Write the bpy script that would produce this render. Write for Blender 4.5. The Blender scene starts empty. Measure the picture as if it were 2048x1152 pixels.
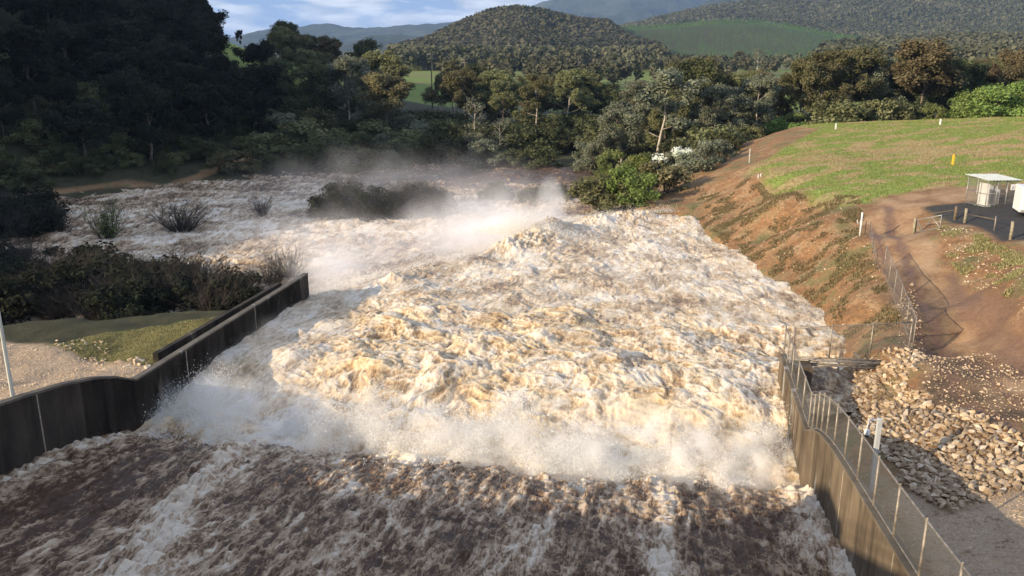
import bpy, bmesh, math, random
import numpy as np
from mathutils import Vector, Matrix
random.seed(7); rng = np.random.default_rng(7)
scene = bpy.context.scene
# ------------------------------------------------------------------ camera
TH = math.radians(15.9); F = 1704.0; CT, ST = math.cos(TH), math.sin(TH); CAMZ = 18.0
cd = bpy.data.cameras.new("camera"); cam = bpy.data.objects.new("camera", cd)
scene.collection.objects.link(cam); scene.camera = cam
cam.location = (0, 0, CAMZ); cam.rotation_euler = (math.pi/2-TH, 0, 0)
cd.sensor_width = 36; cd.lens = 36*F/2048; cd.clip_start = .1; cd.clip_end = 30000
# ------------------------------------------------------------------ light
SUN_EL, SUN_AZ = math.radians(17.5), math.radians(240)      # azimuth clockwise from +Y (sun stands left and behind)
world = bpy.data.worlds.new("World"); scene.world = world; world.use_nodes = True
wn = world.node_tree; wn.nodes.clear()
def N(nt, t, **k):
    n = nt.nodes.new(t)
    for a, b in k.items():
        if a in n.inputs.keys() if isinstance(a, str) else False: n.inputs[a].default_value = b
        else: setattr(n, a, b)
    return n
sky = wn.nodes.new('ShaderNodeTexSky'); sky.sky_type = 'NISHITA'; sky.sun_disc = False
sky.sun_elevation = SUN_EL; sky.sun_rotation = SUN_AZ; sky.air_density = 1.0; sky.dust_density = 1.2; sky.ozone_density = 1.5
bg = wn.nodes.new('ShaderNodeBackground'); bg.inputs[1].default_value = .072
wo = wn.nodes.new('ShaderNodeOutputWorld')
tc = wn.nodes.new('ShaderNodeTexCoord'); mp = wn.nodes.new('ShaderNodeMapping'); mp.inputs['Scale'].default_value = (1, 1, 5)
cn = wn.nodes.new('ShaderNodeTexNoise'); cn.inputs['Scale'].default_value = 11; cn.inputs['Detail'].default_value = 9; cn.inputs['Roughness'].default_value = .55; cn.inputs['Distortion'].default_value = .3
cr = wn.nodes.new('ShaderNodeValToRGB'); cr.color_ramp.elements[0].position = .42; cr.color_ramp.elements[1].position = .56
cn2 = wn.nodes.new('ShaderNodeTexNoise'); cn2.inputs['Scale'].default_value = 22; cn2.inputs['Detail'].default_value = 6
cr2 = wn.nodes.new('ShaderNodeValToRGB'); cr2.color_ramp.elements[0].color = (5.2, 5.8, 7.2, 1); cr2.color_ramp.elements[1].color = (9.0, 9.4, 10.4, 1)
cr2.color_ramp.elements[0].position = .38; cr2.color_ramp.elements[1].position = .66
mx = wn.nodes.new('ShaderNodeMix'); mx.data_type = 'RGBA'
L = wn.links.new
L(tc.outputs['Generated'], mp.inputs[0]); L(mp.outputs[0], cn.inputs['Vector']); L(mp.outputs[0], cn2.inputs['Vector'])
L(cn.outputs[0], cr.inputs[0]); L(cn2.outputs[0], cr2.inputs[0])
L(cr.outputs[0], mx.inputs['Factor']); L(sky.outputs[0], mx.inputs[6]); L(cr2.outputs[0], mx.inputs[7])
L(mx.outputs[2], bg.inputs[0]); blu = wn.nodes.new('ShaderNodeMix'); blu.data_type = 'RGBA'; blu.inputs[0].default_value = .75; blu.inputs[7].default_value = (2.8, 4.6, 8.6, 1)
L(sky.outputs[0], blu.inputs[6]); L(blu.outputs[2], mx.inputs[6]); L(bg.outputs[0], wo.inputs[0])
sd = bpy.data.lights.new("sun", 'SUN'); sd.energy = 5.0; sd.angle = math.radians(.5); sd.color = (1, .82, .58)
sun = bpy.data.objects.new("sun", sd); scene.collection.objects.link(sun)
SD = Vector((math.sin(SUN_AZ)*math.cos(SUN_EL), math.cos(SUN_AZ)*math.cos(SUN_EL), math.sin(SUN_EL)))
sun.rotation_euler = SD.to_track_quat('Z', 'Y').to_euler(); sun.location = (-60, -40, 60)
scene.view_settings.view_transform = 'Standard'; scene.view_settings.look = 'None'
scene.view_settings.exposure = .6; scene.view_settings.gamma = 1
cy = scene.cycles
cy.max_bounces = 6; cy.diffuse_bounces = 3; cy.glossy_bounces = 2; cy.transmission_bounces = 4; cy.volume_bounces = 5; cy.transparent_max_bounces = 12
cy.volume_step_rate = 1.0; cy.volume_max_steps = 128

# ------------------------------------------------------------------ geometry helpers
def at(px, py, z):
    """a pixel of the 2048x1152 photograph to the point at height z it looks at"""
    x = (px-1024)/F; y = (576-py)/F
    t = (CAMZ-z)/(ST-y*CT)
    return (x*t, t*(CT+y*ST), z)
def depth_at(px, py, t):
    x = (px-1024)/F; y = (576-py)/F
    return (x*t, t*(CT+y*ST), CAMZ-t*(ST-y*CT))
AZ = math.radians(10.5); AX = (math.sin(AZ), math.cos(AZ)); RX = (math.cos(AZ), -math.sin(AZ)); MID = (-3.4, 41.25)
def uv2w(u, v): return (MID[0]+AX[0]*u+RX[0]*(v-18), MID[1]+AX[1]*u+RX[1]*(v-18))
def w2uv(x, y):
    dx, dy = x-MID[0], y-MID[1]
    return dx*AX[0]+dy*AX[1], dx*RX[0]+dy*RX[1]+18
def sstep(a, b, x):
    t = np.clip((x-a)/(b-a), 0, 1); return t*t*(3-2*t)
def prof(s):   # top of the chute walls, s metres upstream of the basin
    return np.interp(s, [0, 1.5, 3.2, 5.5, 8, 14.5, 18.3, 30], [0, .78, 1.4, 1.95, 2.4, 3.35, 3.95, 5.9])
def hash2(ix, iy, s):
    h = (ix.astype(np.int64)*374761393+iy.astype(np.int64)*668265263+s*1274126177) & 0xffffffff
    h = ((h ^ (h >> 13))*1274126177) & 0xffffffff
    return ((h ^ (h >> 16)) & 0xffffff)/float(0x1000000)
def vnoise(x, y, s=0):
    ix = np.floor(x); iy = np.floor(y); fx = x-ix; fy = y-iy
    a0 = hash2(ix, iy, s)*2*np.pi; a1 = hash2(ix+1, iy, s)*2*np.pi; a2 = hash2(ix, iy+1, s)*2*np.pi; a3 = hash2(ix+1, iy+1, s)*2*np.pi
    g0 = np.cos(a0)*fx+np.sin(a0)*fy; g1 = np.cos(a1)*(fx-1)+np.sin(a1)*fy
    g2 = np.cos(a2)*fx+np.sin(a2)*(fy-1); g3 = np.cos(a3)*(fx-1)+np.sin(a3)*(fy-1)
    ux = fx*fx*fx*(fx*(fx*6-15)+10); uy = fy*fy*fy*(fy*(fy*6-15)+10)
    return ((g0+(g1-g0)*ux)+((g2+(g3-g2)*ux)-(g0+(g1-g0)*ux))*uy)*1.4
def fbm(x, y, o=4, s=0, g=.5):
    r = 0; a = 1
    for k in range(o): r = r+a*vnoise(x, y, s+k); x = x*2.03+17.1; y = y*2.03-9.7; a *= g
    return r
def worley(x, y, s=0):
    ix = np.floor(x); iy = np.floor(y); d = np.full(x.shape, 9.)
    for i in (-1, 0, 1):
        for j in (-1, 0, 1):
            cx = ix+i; cy_ = iy+j
            px = cx+hash2(cx, cy_, s); py = cy_+hash2(cx, cy_, s+91)
            d = np.minimum(d, (px-x)**2+(py-y)**2)
    return np.sqrt(d)
def poly_sdf(x, y, pts):
    """signed distance to a polygon, positive inside"""
    d = np.full(x.shape, 1e9); ins = np.zeros(x.shape, bool); n = len(pts)
    for i in range(n):
        ax, ay = pts[i][:2]; bx, by = pts[(i+1) % n][:2]
        ex, ey = bx-ax, by-ay; wx, wy = x-ax, y-ay
        t = np.clip((wx*ex+wy*ey)/(ex*ex+ey*ey+1e-9), 0, 1)
        d = np.minimum(d, (wx-ex*t)**2+(wy-ey*t)**2)
        c = ((ay <= y) & (by > y)) | ((by <= y) & (ay > y))
        ins ^= c & (x < ex*(y-ay)/(ey if abs(ey) > 1e-9 else 1e-9)+ax)
    d = np.sqrt(d); return np.where(ins, d, -d)
def line_dist(x, y, pts):
    d = np.full(x.shape, 1e9)
    for (a, b) in zip(pts[:-1], pts[1:]):
        ex, ey = b[0]-a[0], b[1]-a[1]; wx, wy = x-a[0], y-a[1]
        t = np.clip((wx*ex+wy*ey)/(ex*ex+ey*ey+1e-9), 0, 1)
        d = np.minimum(d, np.hypot(wx-ex*t, wy-ey*t))
    return d

def link(o, parent=None):
    scene.collection.objects.link(o)
    if parent is not None: o.parent = parent
    return o
def tag(o, label=None, cat=None, group=None, kind=None):
    if label: o['label'] = label
    if cat: o['category'] = cat
    if group: o['group'] = group
    if kind: o['kind'] = kind
    return o
def empty(name, loc=(0, 0, 0), rz=0):
    o = bpy.data.objects.new(name, None); o.location = loc; o.rotation_euler = (0, 0, rz); o.empty_display_size = .3
    return link(o)
def npmesh(name, V, Fq, m=None, smooth=False, attrs=None, parent=None, tris=False):
    """mesh object from numpy vertices and faces (n x k)"""
    me = bpy.data.meshes.new(name); V = np.asarray(V, np.float32); Fq = np.asarray(Fq, np.int32); k = Fq.shape[1]
    me.vertices.add(len(V)); me.vertices.foreach_set('co', V.ravel())
    me.loops.add(Fq.size); me.loops.foreach_set('vertex_index', Fq.ravel())
    me.polygons.add(len(Fq)); me.polygons.foreach_set('loop_start', np.arange(0, Fq.size, k, dtype=np.int32))
    me.polygons.foreach_set('use_smooth', np.full(len(Fq), smooth))
    me.update(calc_edges=True)
    for an, (dom, data) in (attrs or {}).items():
        a = me.attributes.new(an, 'FLOAT_COLOR' if data.ndim == 2 else 'FLOAT', dom)
        a.data.foreach_set('color' if data.ndim == 2 else 'value', data.astype(np.float32).ravel())
    if m: me.materials.append(m)
    return link(bpy.data.objects.new(name, me), parent)
class MB:
    def __init__(s): s.v = []; s.f = []
    def add(s, v, f):
        b = len(s.v); s.v += [tuple(p) for p in v]; s.f += [tuple(b+i for i in q) for q in f]
    def box(s, c, size, rz=0, rx=0, ry=0):
        m = Matrix.Translation(c) @ Matrix.Rotation(rz, 4, 'Z') @ Matrix.Rotation(ry, 4, 'Y') @ Matrix.Rotation(rx, 4, 'X')
        x, y, z = size[0]/2, size[1]/2, size[2]/2
        P = [m @ Vector(p) for p in ((-x,-y,-z),(x,-y,-z),(x,y,-z),(-x,y,-z),(-x,-y,z),(x,-y,z),(x,y,z),(-x,y,z))]
        s.add(P, [(0,3,2,1),(4,5,6,7),(0,1,5,4),(1,2,6,5),(2,3,7,6),(3,0,4,7)])
    def hexa(s, P):  # 8 corners, bottom ring then top ring
        s.add(P, [(0,3,2,1),(4,5,6,7),(0,1,5,4),(1,2,6,5),(2,3,7,6),(3,0,4,7)])
    def tube(s, pts, r, n=6, cap=True):
        pts = [Vector(p) for p in pts]; rs = r if isinstance(r, (list, tuple)) else [r]*len(pts)
        rings = []; prev = None
        for i, p in enumerate(pts):
            d = (pts[min(i+1, len(pts)-1)]-pts[max(i-1, 0)]).normalized()
            if prev is None: a = d.orthogonal().normalized()
            else: a = (prev-d*prev.dot(d)).normalized() if (prev-d*prev.dot(d)).length > 1e-5 else d.orthogonal().normalized()
            prev = a; b = d.cross(a)
            rings.append([p+(a*math.cos(2*math.pi*k/n)+b*math.sin(2*math.pi*k/n))*rs[i] for k in range(n)])
        V = [q for R in rings for q in R]; Fs = []
        for i in range(len(pts)-1):
            for k in range(n): Fs.append((i*n+k, i*n+(k+1) % n, (i+1)*n+(k+1) % n, (i+1)*n+k))
        if cap: Fs += [tuple(range(n-1, -1, -1)), tuple(range((len(pts)-1)*n, len(pts)*n))]
        s.add(V, Fs)
    def build(s, name, m, parent=None, smooth=False, bevel=0):
        me = bpy.data.meshes.new(name); me.from_pydata(s.v, [], s.f); me.update()
        if smooth: me.polygons.foreach_set('use_smooth', [True]*len(me.polygons))
        if m: me.materials.append(m)
        o = link(bpy.data.objects.new(name, me), parent)
        if bevel:
            b = o.modifiers.new('bevel', 'BEVEL'); b.width = bevel; b.segments = 2; b.limit_method = 'ANGLE'
        return o
def copy_tree(o, parent=None):
    c = o.copy(); scene.collection.objects.link(c); c.parent = parent
    for ch in list(o.children): copy_tree(ch, c)
    return c

# ------------------------------------------------------------------ materials
class G:
    def __init__(s, name):
        s.m = bpy.data.materials.new(name); s.m.use_nodes = True; s.nt = s.m.node_tree; s.nt.nodes.clear()
        s.out = s.nt.nodes.new('ShaderNodeOutputMaterial'); s._c = None
    def n(s, t, ins=None, **k):
        n = s.nt.nodes.new(t)
        for a, b in k.items(): setattr(n, a, b)
        for a, b in (ins or {}).items(): s.set(n.inputs[a], b)
        return n
    def set(s, i, b):
        if isinstance(b, bpy.types.NodeSocket): s.nt.links.new(b, i)
        else:
            if hasattr(i.default_value, '__len__') and isinstance(b, tuple) and len(b) == 3 and len(i.default_value) == 4: b = b+(1,)
            i.default_value = b
    def co(s):
        if s._c is None: s._c = s.n('ShaderNodeTexCoord').outputs['Object']
        return s._c
    def mapv(s, scale, v=None): return s.n('ShaderNodeMapping', {'Vector': v or s.co(), 'Scale': scale}).outputs[0]
    def noise(s, sc, det=4, rough=.55, dist=0, v=None, col=False):
        return s.n('ShaderNodeTexNoise', {'Vector': v or s.co(), 'Scale': sc, 'Detail': det, 'Roughness': rough, 'Distortion': dist}).outputs[1 if col else 0]
    def ramp(s, f, stops, interp='LINEAR'):
        r = s.n('ShaderNodeValToRGB', {'Fac': f}); e = r.color_ramp; e.interpolation = interp
        while len(e.elements) < len(stops): e.elements.new(.5)
        for el, (p, c) in zip(e.elements, stops):
            el.position = p; el.color = (c if isinstance(c, tuple) else (c, c, c))+(1,)
        return r.outputs[0]
    def mix(s, f, a, b, mode='MIX'):
        n = s.n('ShaderNodeMix', data_type='RGBA', blend_type=mode); s.set(n.inputs[0], f); s.set(n.inputs[6], a); s.set(n.inputs[7], b); return n.outputs[2]
    def math(s, op, a, b=0., c=None, clamp=False):
        n = s.n('ShaderNodeMath', operation=op, use_clamp=clamp); s.set(n.inputs[0], a); s.set(n.inputs[1], b)
        if c is not None: s.set(n.inputs[2], c)
        return n.outputs[0]
    def attr(s, name, o='Fac'): return s.n('ShaderNodeAttribute', attribute_name=name).outputs[o]
    def bump(s, h, d=.02, st=1., n=None):
        b = s.n('ShaderNodeBump', {'Height': h, 'Distance': d, 'Strength': st})
        if n: s.set(b.inputs['Normal'], n)
        return b.outputs[0]
    def bsdf(s, col, rough=.8, normal=None, metal=0., spec=.5, **k):
        p = s.n('ShaderNodeBsdfPrincipled', {'Base Color': col, 'Roughness': rough, 'Metallic': metal, 'Specular IOR Level': spec})
        for a, b in k.items(): s.set(p.inputs[a], b)
        if normal: s.set(p.inputs['Normal'], normal)
        s.nt.links.new(p.outputs[0], s.out.inputs[0]); return s.m
def simple(name, c, rough=.6, metal=0., var=.15, sc=3.):
    g = G(name); n = g.noise(sc, 6)
    d = tuple(x*(1-var*1.6) for x in c); e = tuple(min(1, x*(1+var)) for x in c)
    return g.bsdf(g.ramp(n, [(.3, d), (.7, e)]), rough, g.bump(g.noise(sc*12, 3), .004), metal)
def leafmat(name, c1, c2, trans=.25):
    g = G(name); a = g.attr('tint')
    r = g.n('ShaderNodeObjectInfo').outputs['Random']
    col = g.mix(a, c1, c2)
    col = g.n('ShaderNodeHueSaturation', {'Hue': g.math('MULTIPLY_ADD', r, .05, .475), 'Saturation': .95, 'Value': g.math('MULTIPLY_ADD', r, .5, .75), 'Color': col}).outputs[0]
    d = g.n('ShaderNodeBsdfDiffuse', {'Color': col}); t = g.n('ShaderNodeBsdfTranslucent', {'Color': col})
    m = g.n('ShaderNodeMixShader', {0: trans, 1: d.outputs[0], 2: t.outputs[0]}); g.nt.links.new(m.outputs[0], g.out.inputs[0]); return g.m
M = {}
M['bark'] = simple('bark', (.16, .125, .09), .9, 0, .4, 1.2)
M['bark_pale'] = simple('bark_pale', (.42, .37, .30), .85, 0, .35, 1.0)
M['twig'] = simple('twig', (.045, .038, .030), .95, 0, .3, 2)
M['steel'] = simple('galvanised_steel', (.42, .42, .40), .5, .6, .2, 4)
M['steel_rust'] = simple('weathered_steel', (.33, .29, .24), .6, .5, .3, 6)
M['pale_steel'] = simple('pale_steel', (.66, .68, .66), .45, 0, .08, 4)
M['white_paint'] = simple('white_paint', (.78, .78, .76), .4, 0, .06, 2)
M['yellow_paint'] = simple('yellow_paint', (.85, .50, .04), .5, 0, .08, 2)
M['timber'] = simple('timber', (.16, .12, .08), .9, 0, .35, 5)
M['timber_pale'] = simple('timber_pale', (.30, .26, .18), .9, 0, .3, 5)
M['rubber'] = simple('rubber', (.02, .02, .02), .8, 0, .2, 5)
M['roof_green'] = simple('roof_sheet', (.55, .58, .53), .45, .1, .1, 2)
M['black_plastic'] = simple('black_plastic', (.02, .02, .022), .2, 0, .1, 2)
M['leaf_olive'] = leafmat('leaf_olive', (.085, .092, .038), (.240, .232, .110))
M['leaf_brown'] = leafmat('leaf_brown', (.088, .076, .038), (.225, .185, .10))
M['leaf_dark'] = leafmat('leaf_dark', (.040, .052, .024), (.130, .138, .064))
M['leaf_grey'] = leafmat('leaf_grey', (0.090, 0.104, 0.067), (0.239, 0.246, 0.167))
M['leaf_green'] = leafmat('leaf_green', (0.087, 0.131, 0.029), (0.239, 0.304, 0.080))
M['leaf_bright'] = leafmat('leaf_bright', (.11, .155, .040), (.25, .30, .105))
M['leaf_shade'] = leafmat('leaf_shade', (.016, .020, .013), (.042, .046, .030))  # foliage darkened so the hillside's shade sits in the leaf colour
M['blossom'] = leafmat('blossom', (.30, .36, .20), (.85, .85, .78))
M['leaf_forest'] = leafmat('leaf_forest', (.066, .072, .040), (.150, .145, .088), .15)
M['leaf_pine'] = leafmat('leaf_pine', (.050, .110, .032), (.115, .205, .070), .15)
#, (0.046, 0.087, 0.038), (0.109, 0.167, 0.072), .15)
def rockmat():
    g = G('quarry_rock'); r = g.n('ShaderNodeObjectInfo').outputs['Random']
    t = g.math('MULTIPLY_ADD', g.noise(1.1, 3), 1.3, g.math('MULTIPLY_ADD', r, .5, -.35))
    c = g.ramp(t, [(.2, (.27, .19, .115)), (.45, (.50, .37, .235)), (.62, (.64, .50, .34)), (.85, (.70, .59, .44))])
    return g.bsdf(c, .9, g.bump(g.noise(9, 5), .03))
M['rock'] = rockmat()
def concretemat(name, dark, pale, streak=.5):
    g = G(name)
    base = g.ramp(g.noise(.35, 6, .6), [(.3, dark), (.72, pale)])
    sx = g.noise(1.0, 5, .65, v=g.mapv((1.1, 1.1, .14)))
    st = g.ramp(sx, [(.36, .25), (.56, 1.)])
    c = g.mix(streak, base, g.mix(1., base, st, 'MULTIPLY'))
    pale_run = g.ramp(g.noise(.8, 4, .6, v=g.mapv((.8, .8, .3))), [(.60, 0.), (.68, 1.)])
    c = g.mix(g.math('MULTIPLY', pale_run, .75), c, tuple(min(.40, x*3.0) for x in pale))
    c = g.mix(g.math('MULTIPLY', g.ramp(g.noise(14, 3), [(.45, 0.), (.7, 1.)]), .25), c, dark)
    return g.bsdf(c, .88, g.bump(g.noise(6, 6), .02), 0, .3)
M['concrete_dark'] = concretemat('concrete_shaded_side', (.026, .021, .016), (.075, .060, .045), .8)  # stained concrete, with the left wall's shade darkened into its colour
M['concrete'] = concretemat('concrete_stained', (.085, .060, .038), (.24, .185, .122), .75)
M['coping'] = concretemat('coping_concrete', (.10, .08, .055), (.21, .175, .13), .3)
M['joint'] = simple('joint_sealant', (.36, .31, .24), .9, 0, .3, 3)
def meshmat():
    g = G('chain_link'); uv = g.n('ShaderNodeTexCoord').outputs['UV']
    m1 = g.n('ShaderNodeMapping', {'Vector': uv, 'Rotation': (0, 0, math.pi/4), 'Scale': (1/.055, 1/.055, 1)}).outputs[0]
    sp = g.n('ShaderNodeSeparateXYZ', {0: m1})
    def ln(o): return g.math('LESS_THAN', g.math('ABSOLUTE', g.math('SUBTRACT', g.math('FRACT', o), .5)), .075)
    a = g.math('MAXIMUM', ln(sp.outputs[0]), ln(sp.outputs[1]))
    p = g.n('ShaderNodeBsdfPrincipled', {'Base Color': (.20, .19, .17), 'Metallic': .1, 'Roughness': .6})
    t = g.n('ShaderNodeBsdfTransparent')
    mm = g.n('ShaderNodeMixShader', {0: a, 1: t.outputs[0], 2: p.outputs[0]}); g.nt.links.new(mm.outputs[0], g.out.inputs[0]); return g.m
M['chain'] = meshmat()

# ------------------------------------------------------------------ terrain
W = at
ctrl = []
def C(px, py, z): ctrl.append(at(px, py, z))
def CX(x, y, z): ctrl.append((x, y, z))
def CU(u, v, z): x, y = uv2w(u, v); ctrl.append((x, y, z))
# left bank
for u, v, z in ((0,-1.5,-.35),(-4,-1.5,1.2),(-9,-1.5,2.0),(-18,-1.5,3.6),(-30,-2,5.5),(0,-6,-.5),(-8,-8,.8),(-18,-10,2.6),(10,-1.2,-1.1),(18,-1.2,-1.6),(23,-1.5,-4.),(28,-4,-8),
                (6,-12,-.9),(0,-16,-.6),(10,-14,-1.1),(-10,-22,.2),(0,-30,-.6),(-10,-45,0),(-25,-30,1.5),(13,-7,-1.3)): CU(u, v, z)
for px, py, z in ((180,690,-1.2),(60,675,-1.2),(440,638,-1.5),(300,655,-1.6),(0,690,-1),(60,650,-7.6),(250,640,-7.6),(440,600,-8)): C(px, py, z)
CX(-27,56.5,-1.35); CX(-29,57.5,-1.4); CX(-31,57.8,-1.45); CX(-29,60.5,-1.8); CX(-24.5,62.5,-1.9); CX(-34,60,-1.9); CX(-28,66.5,-5.5); CX(-40,64,-5); CX(-23,68,-6)
# right bank
for px, py, z in ((1825,695,.5),(1950,680,.7),(2048,740,1.0),(1765,548,1.3),(1800,470,2.4),(1740,420,3.2),(1850,415,4.0),(1900,400,4.5),(1995,430,4.5),(2048,470,4.5),(1900,470,3.9),
                  (1880,520,2.7),(1900,600,1.4),(2048,620,3.0),(2040,560,4.0),(1700,390,3.5),(1600,380,3.2),(1520,352,2.8),(1500,335,2.6),(1800,320,4.6),(2048,330,5.6),(1650,300,4.3),(1550,290,3.6),
                  (1800,243,6.2),(2048,235,7.2),(1600,252,4.6),(1690,248,5.6),(1900,240,6.8),
                  (1640,640,-2.4),(1560,572,-2.4),(1450,492,-2.3),(1380,437,-2.2),(1250,412,-2.),(1690,600,-.4),(1640,520,-.2),(1560,450,.3),(1500,420,0.),(1620,450,1.6),(1560,410,2.0),(1700,480,2.0),
                  (1420,390,-.6),(1450,350,1.),(1400,340,-1),(1520,280,1.6),(1440,300,.6),(1380,330,-2.2),(1350,320,-4),(1450,262,-1),(1250,380,-5),(1200,345,-6.5),
                  (1700,600,.0),(1700,650,-.6),(1760,640,.3),(1780,700,.2),(1790,740,.25),(1850,780,.3),(1700,775,-2.0),(1660,790,-2.8),(1650,740,-3.4),(1690,705,-2.6),(1730,830,-1.4),(1742,985,-1.0),(1800,900,-.6),
                  (1850,1000,-.2),(1900,1000,.1),(1950,900,.4),(2048,880,.8),(2048,1000,.9),(1950,1100,.7),(2048,1150,1.3),(1900,840,.5)): C(px, py, z)
for u, v, z in ((-10,38,.4),(-18,39,2.4),(-30,40,4.2),(-40,60,5),(-5,70,3.5),(15,90,7),(30,120,9),(-40,120,9)): CU(u, v, z)
# valley, far bank, left hill
for x, y, z in ((60,190,-2),(100,190,0),(150,180,2),(150,120,8),(220,150,8),(40,210,-4.5),(0,225,-5),(-30,225,-5),(60,300,-5),(120,300,-5),(220,300,-3),(0,320,-5),(0,420,-5),(200,420,-5),(-50,240,-4),(300,100,10),(300,-50,10),(250,450,-4),
                (-84,110,-6.5),(-100,135,-4.5),(-88,150,-4),(-60,170,-5.5),(-78,180,1.),(-100,170,8),(-40,195,-5),(-62,215,1),(-76,245,6),(-90,290,17),(-75,300,12),(-55,300,3),(-30,300,-4),(-110,300,24),(-130,320,34),(-104,225,20),(-120,190,26),(-150,180,44),(-160,240,56),(-190,300,76),(-120,360,14),(-60,380,-4),(-200,400,60),
                (-118,140,14),(-140,120,26),(-170,120,54),(-100,95,-5),(-120,70,2),(-150,60,28),(-140,20,10),(-165,10,33),(-190,-8,45),(-190,12,48),(-192,35,54),(-195,80,66),(-200,150,72),(-200,220,78),(-260,100,66),(-260,200,76),(-260,0,44),(-190,-34,14),(-230,-40,14),(-150,-30,4),(-190,-70,6),(-300,-70,6),(-100,30,-1),(-80,60,-6),(-110,-10,1),(-70,20,0),(-300,250,90)): CX(x, y, z)
ctrl = np.array(ctrl); CP = ctrl[:, :2]; CZ = ctrl[:, 2]
Kd = np.hypot(CP[:, None, 0]-CP[None, :, 0], CP[:, None, 1]-CP[None, :, 1])
nC = len(CP); Am = np.zeros((nC+1, nC+1)); Am[:nC, :nC] = -np.sqrt(Kd**2+1.5**2)+1.5; Am[:nC, :nC] -= np.eye(nC)*.08; Am[:nC, nC] = 1; Am[nC, :nC] = 1
Wt = np.linalg.solve(Am, np.append(CZ, 0))
def near_z(x, y):
    r = np.full(x.shape, Wt[nC])
    for i in range(nC): r = r+Wt[i]*(1.5-np.sqrt((x-CP[i, 0])**2+(y-CP[i, 1])**2+2.25))
    return r
def ga(x, y, cx, cy_, sx, sy, a, rot=0):
    c, s = math.cos(rot), math.sin(rot); dx, dy = x-cx, y-cy_
    return a*np.exp(-((dx*c+dy*s)/sx)**2-((-dx*s+dy*c)/sy)**2)
def far_z(x, y):
    z = -5+fbm(x/260, y/260, 3, 5)*2.0
    z = z+ga(x, y, 10, 1420, 105, 210, 50)+ga(x, y, -70, 1400, 80, 150, 14)+ga(x, y, 170, 1560, 150, 240, 30)
    z = z+ga(x, y, 420, 1680, 210, 300, 58)
    z = z+ga(x, y, 1700, 2700, 800, 800, 190)+ga(x, y, 800, 2700, 500, 450, 80)+ga(x, y, 500, 2500, 300, 300, 30)
    z = z+ga(x, y, 640, 1150, 200, 300, 16)+ga(x, y, -700, 700, 300, 400, 80)+ga(x, y, -330, 250, 160, 260, 60)
    return z
RIV = [at(a, b, -7) for a, b in ((-300,455),(0,438),(110,422),(240,407),(350,389),(480,371),(600,361),(700,353),(860,353),(1000,351),(1150,344),(1230,352),(1230,400))]+[(8,92,0),(-2,70,0)]+[at(a, b, -7) for a, b in ((640,700),(430,655),(250,660),(60,664),(-400,700))]
# the edge over which the basin overflows (world xy)
EDGE = [uv2w(23.6, .3)]+[at(a, b, -2.0)[:2] for a, b in ((700,572),(780,548),(900,521),(1000,491),(1060,471),(1110,450),(1160,438),(1250,428),(1350,424))]
SPILL = [uv2w(-40, 0), uv2w(23.6, 0)]+EDGE[1:]+[at(1380,440,-2)[:2], at(1450,495,-2.2)[:2], at(1560,575,-2.2)[:2], at(1640,645,-2.2)[:2], at(1655,700,-2.4)[:2], at(1660,750,-2.4)[:2], uv2w(7.5, 36.2), uv2w(-40, 36)]
def terrain(x, y, carve=True):
    x = np.asarray(x, float); y = np.asarray(y, float)
    zf = far_z(x, y); r = np.maximum(np.abs(x)/330, np.abs(y-120)/330)
    w = 1-sstep(.75, 1.15, r)
    z = zf.copy(); k = w > 0
    if k.any():
        xk, yk = x[k], y[k]
        zn = near_z(xk, yk)
        z[k] = zf[k]*(1-w[k])+zn*w[k]
        ml = sstep(-3.5, 1., poly_sdf(xk, yk, [(-70, 47), (-30, 47), (-21.5, 50), (-18.8, 60.5), (-23, 62.3), (-33, 60.3), (-46, 58.5), (-70, 57)]))
        z[k] = z[k]*(1-ml)+(-1.15-.045*(yk-50))*ml
        zk = z[k]
        rough = sstep(-400, 0, -np.abs(xk))*1.0
        zk = zk+fbm(xk/5., yk/5., 4, 31)*.22*(.4+sstep(-6, -1, -np.abs(zk+1)))
        if carve:
            m = sstep(-6, 1.5, poly_sdf(xk, yk, RIV)); zk = zk*(1-m)+np.minimum(zk, -10.5)*m
            m = poly_sdf(xk, yk, SPILL); u, v = w2uv(xk, yk)
            ins = (m > -.2) & (u < 23) ; zk = np.where(ins & ((v < 20) | (u < 10)), -11., zk)
            mm = sstep(-.5, 2.0, m); zk = np.where(u >= 9, zk*(1-mm)+np.minimum(zk, -6.)*mm, zk)
        z[k] = zk
    return z
def tz(x, y): return float(terrain(np.array([x]), np.array([y]))[0])
def axis(lo, hi, st, far, g):
    a = list(np.arange(lo, hi, st)); d = st; x = a[-1]
    while x < far: d *= g; x += d; a.append(x)
    d = st; x = lo; b = []
    while x > -far: d *= g; x -= d; b.append(x)
    return np.array(b[::-1]+a)
xs = axis(-46, 62, .3, 12000, 1.04); ys = axis(14, 120, .3, 12000, 1.04); ys = ys[ys > -900]
X, Y = np.meshgrid(xs, ys); X = X.ravel(); Y = Y.ravel(); Z = terrain(X, Y)
near = (np.abs(X) < 200) & (Y > 0) & (Y < 260)
def soft(pts, w=.6, z=None, wob=.6):
    r = np.zeros(X.shape); p = [q[:2] for q in pts]
    nx = fbm(X[near]/3., Y[near]/3., 4, 77)*wob
    r[near] = sstep(-w, w, poly_sdf(X[near], Y[near], p)+nx); return r
def pz(l, z): return [at(a, b, z) for a, b in l]
grass = soft([at(*q) for q in ((1500,340,2.6),(1560,300,3.6),(1640,262,4.8),(1590,250,4.6),(1800,225,6.3),(2100,215,7),(2400,230,7),(2300,370,5.2),(2048,385,4.8),(1900,383,4.4),(1790,392,3.9),(1735,405,3.5),(1650,398,3.3),(1560,372,3))], .8)
gl = soft([at(*q) for q in ((100,694,-1.2),(200,664,-1.3),(440,632,-1.5),(560,590,-1.8),(330,735,-1),(230,718,-1))], .5)
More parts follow.
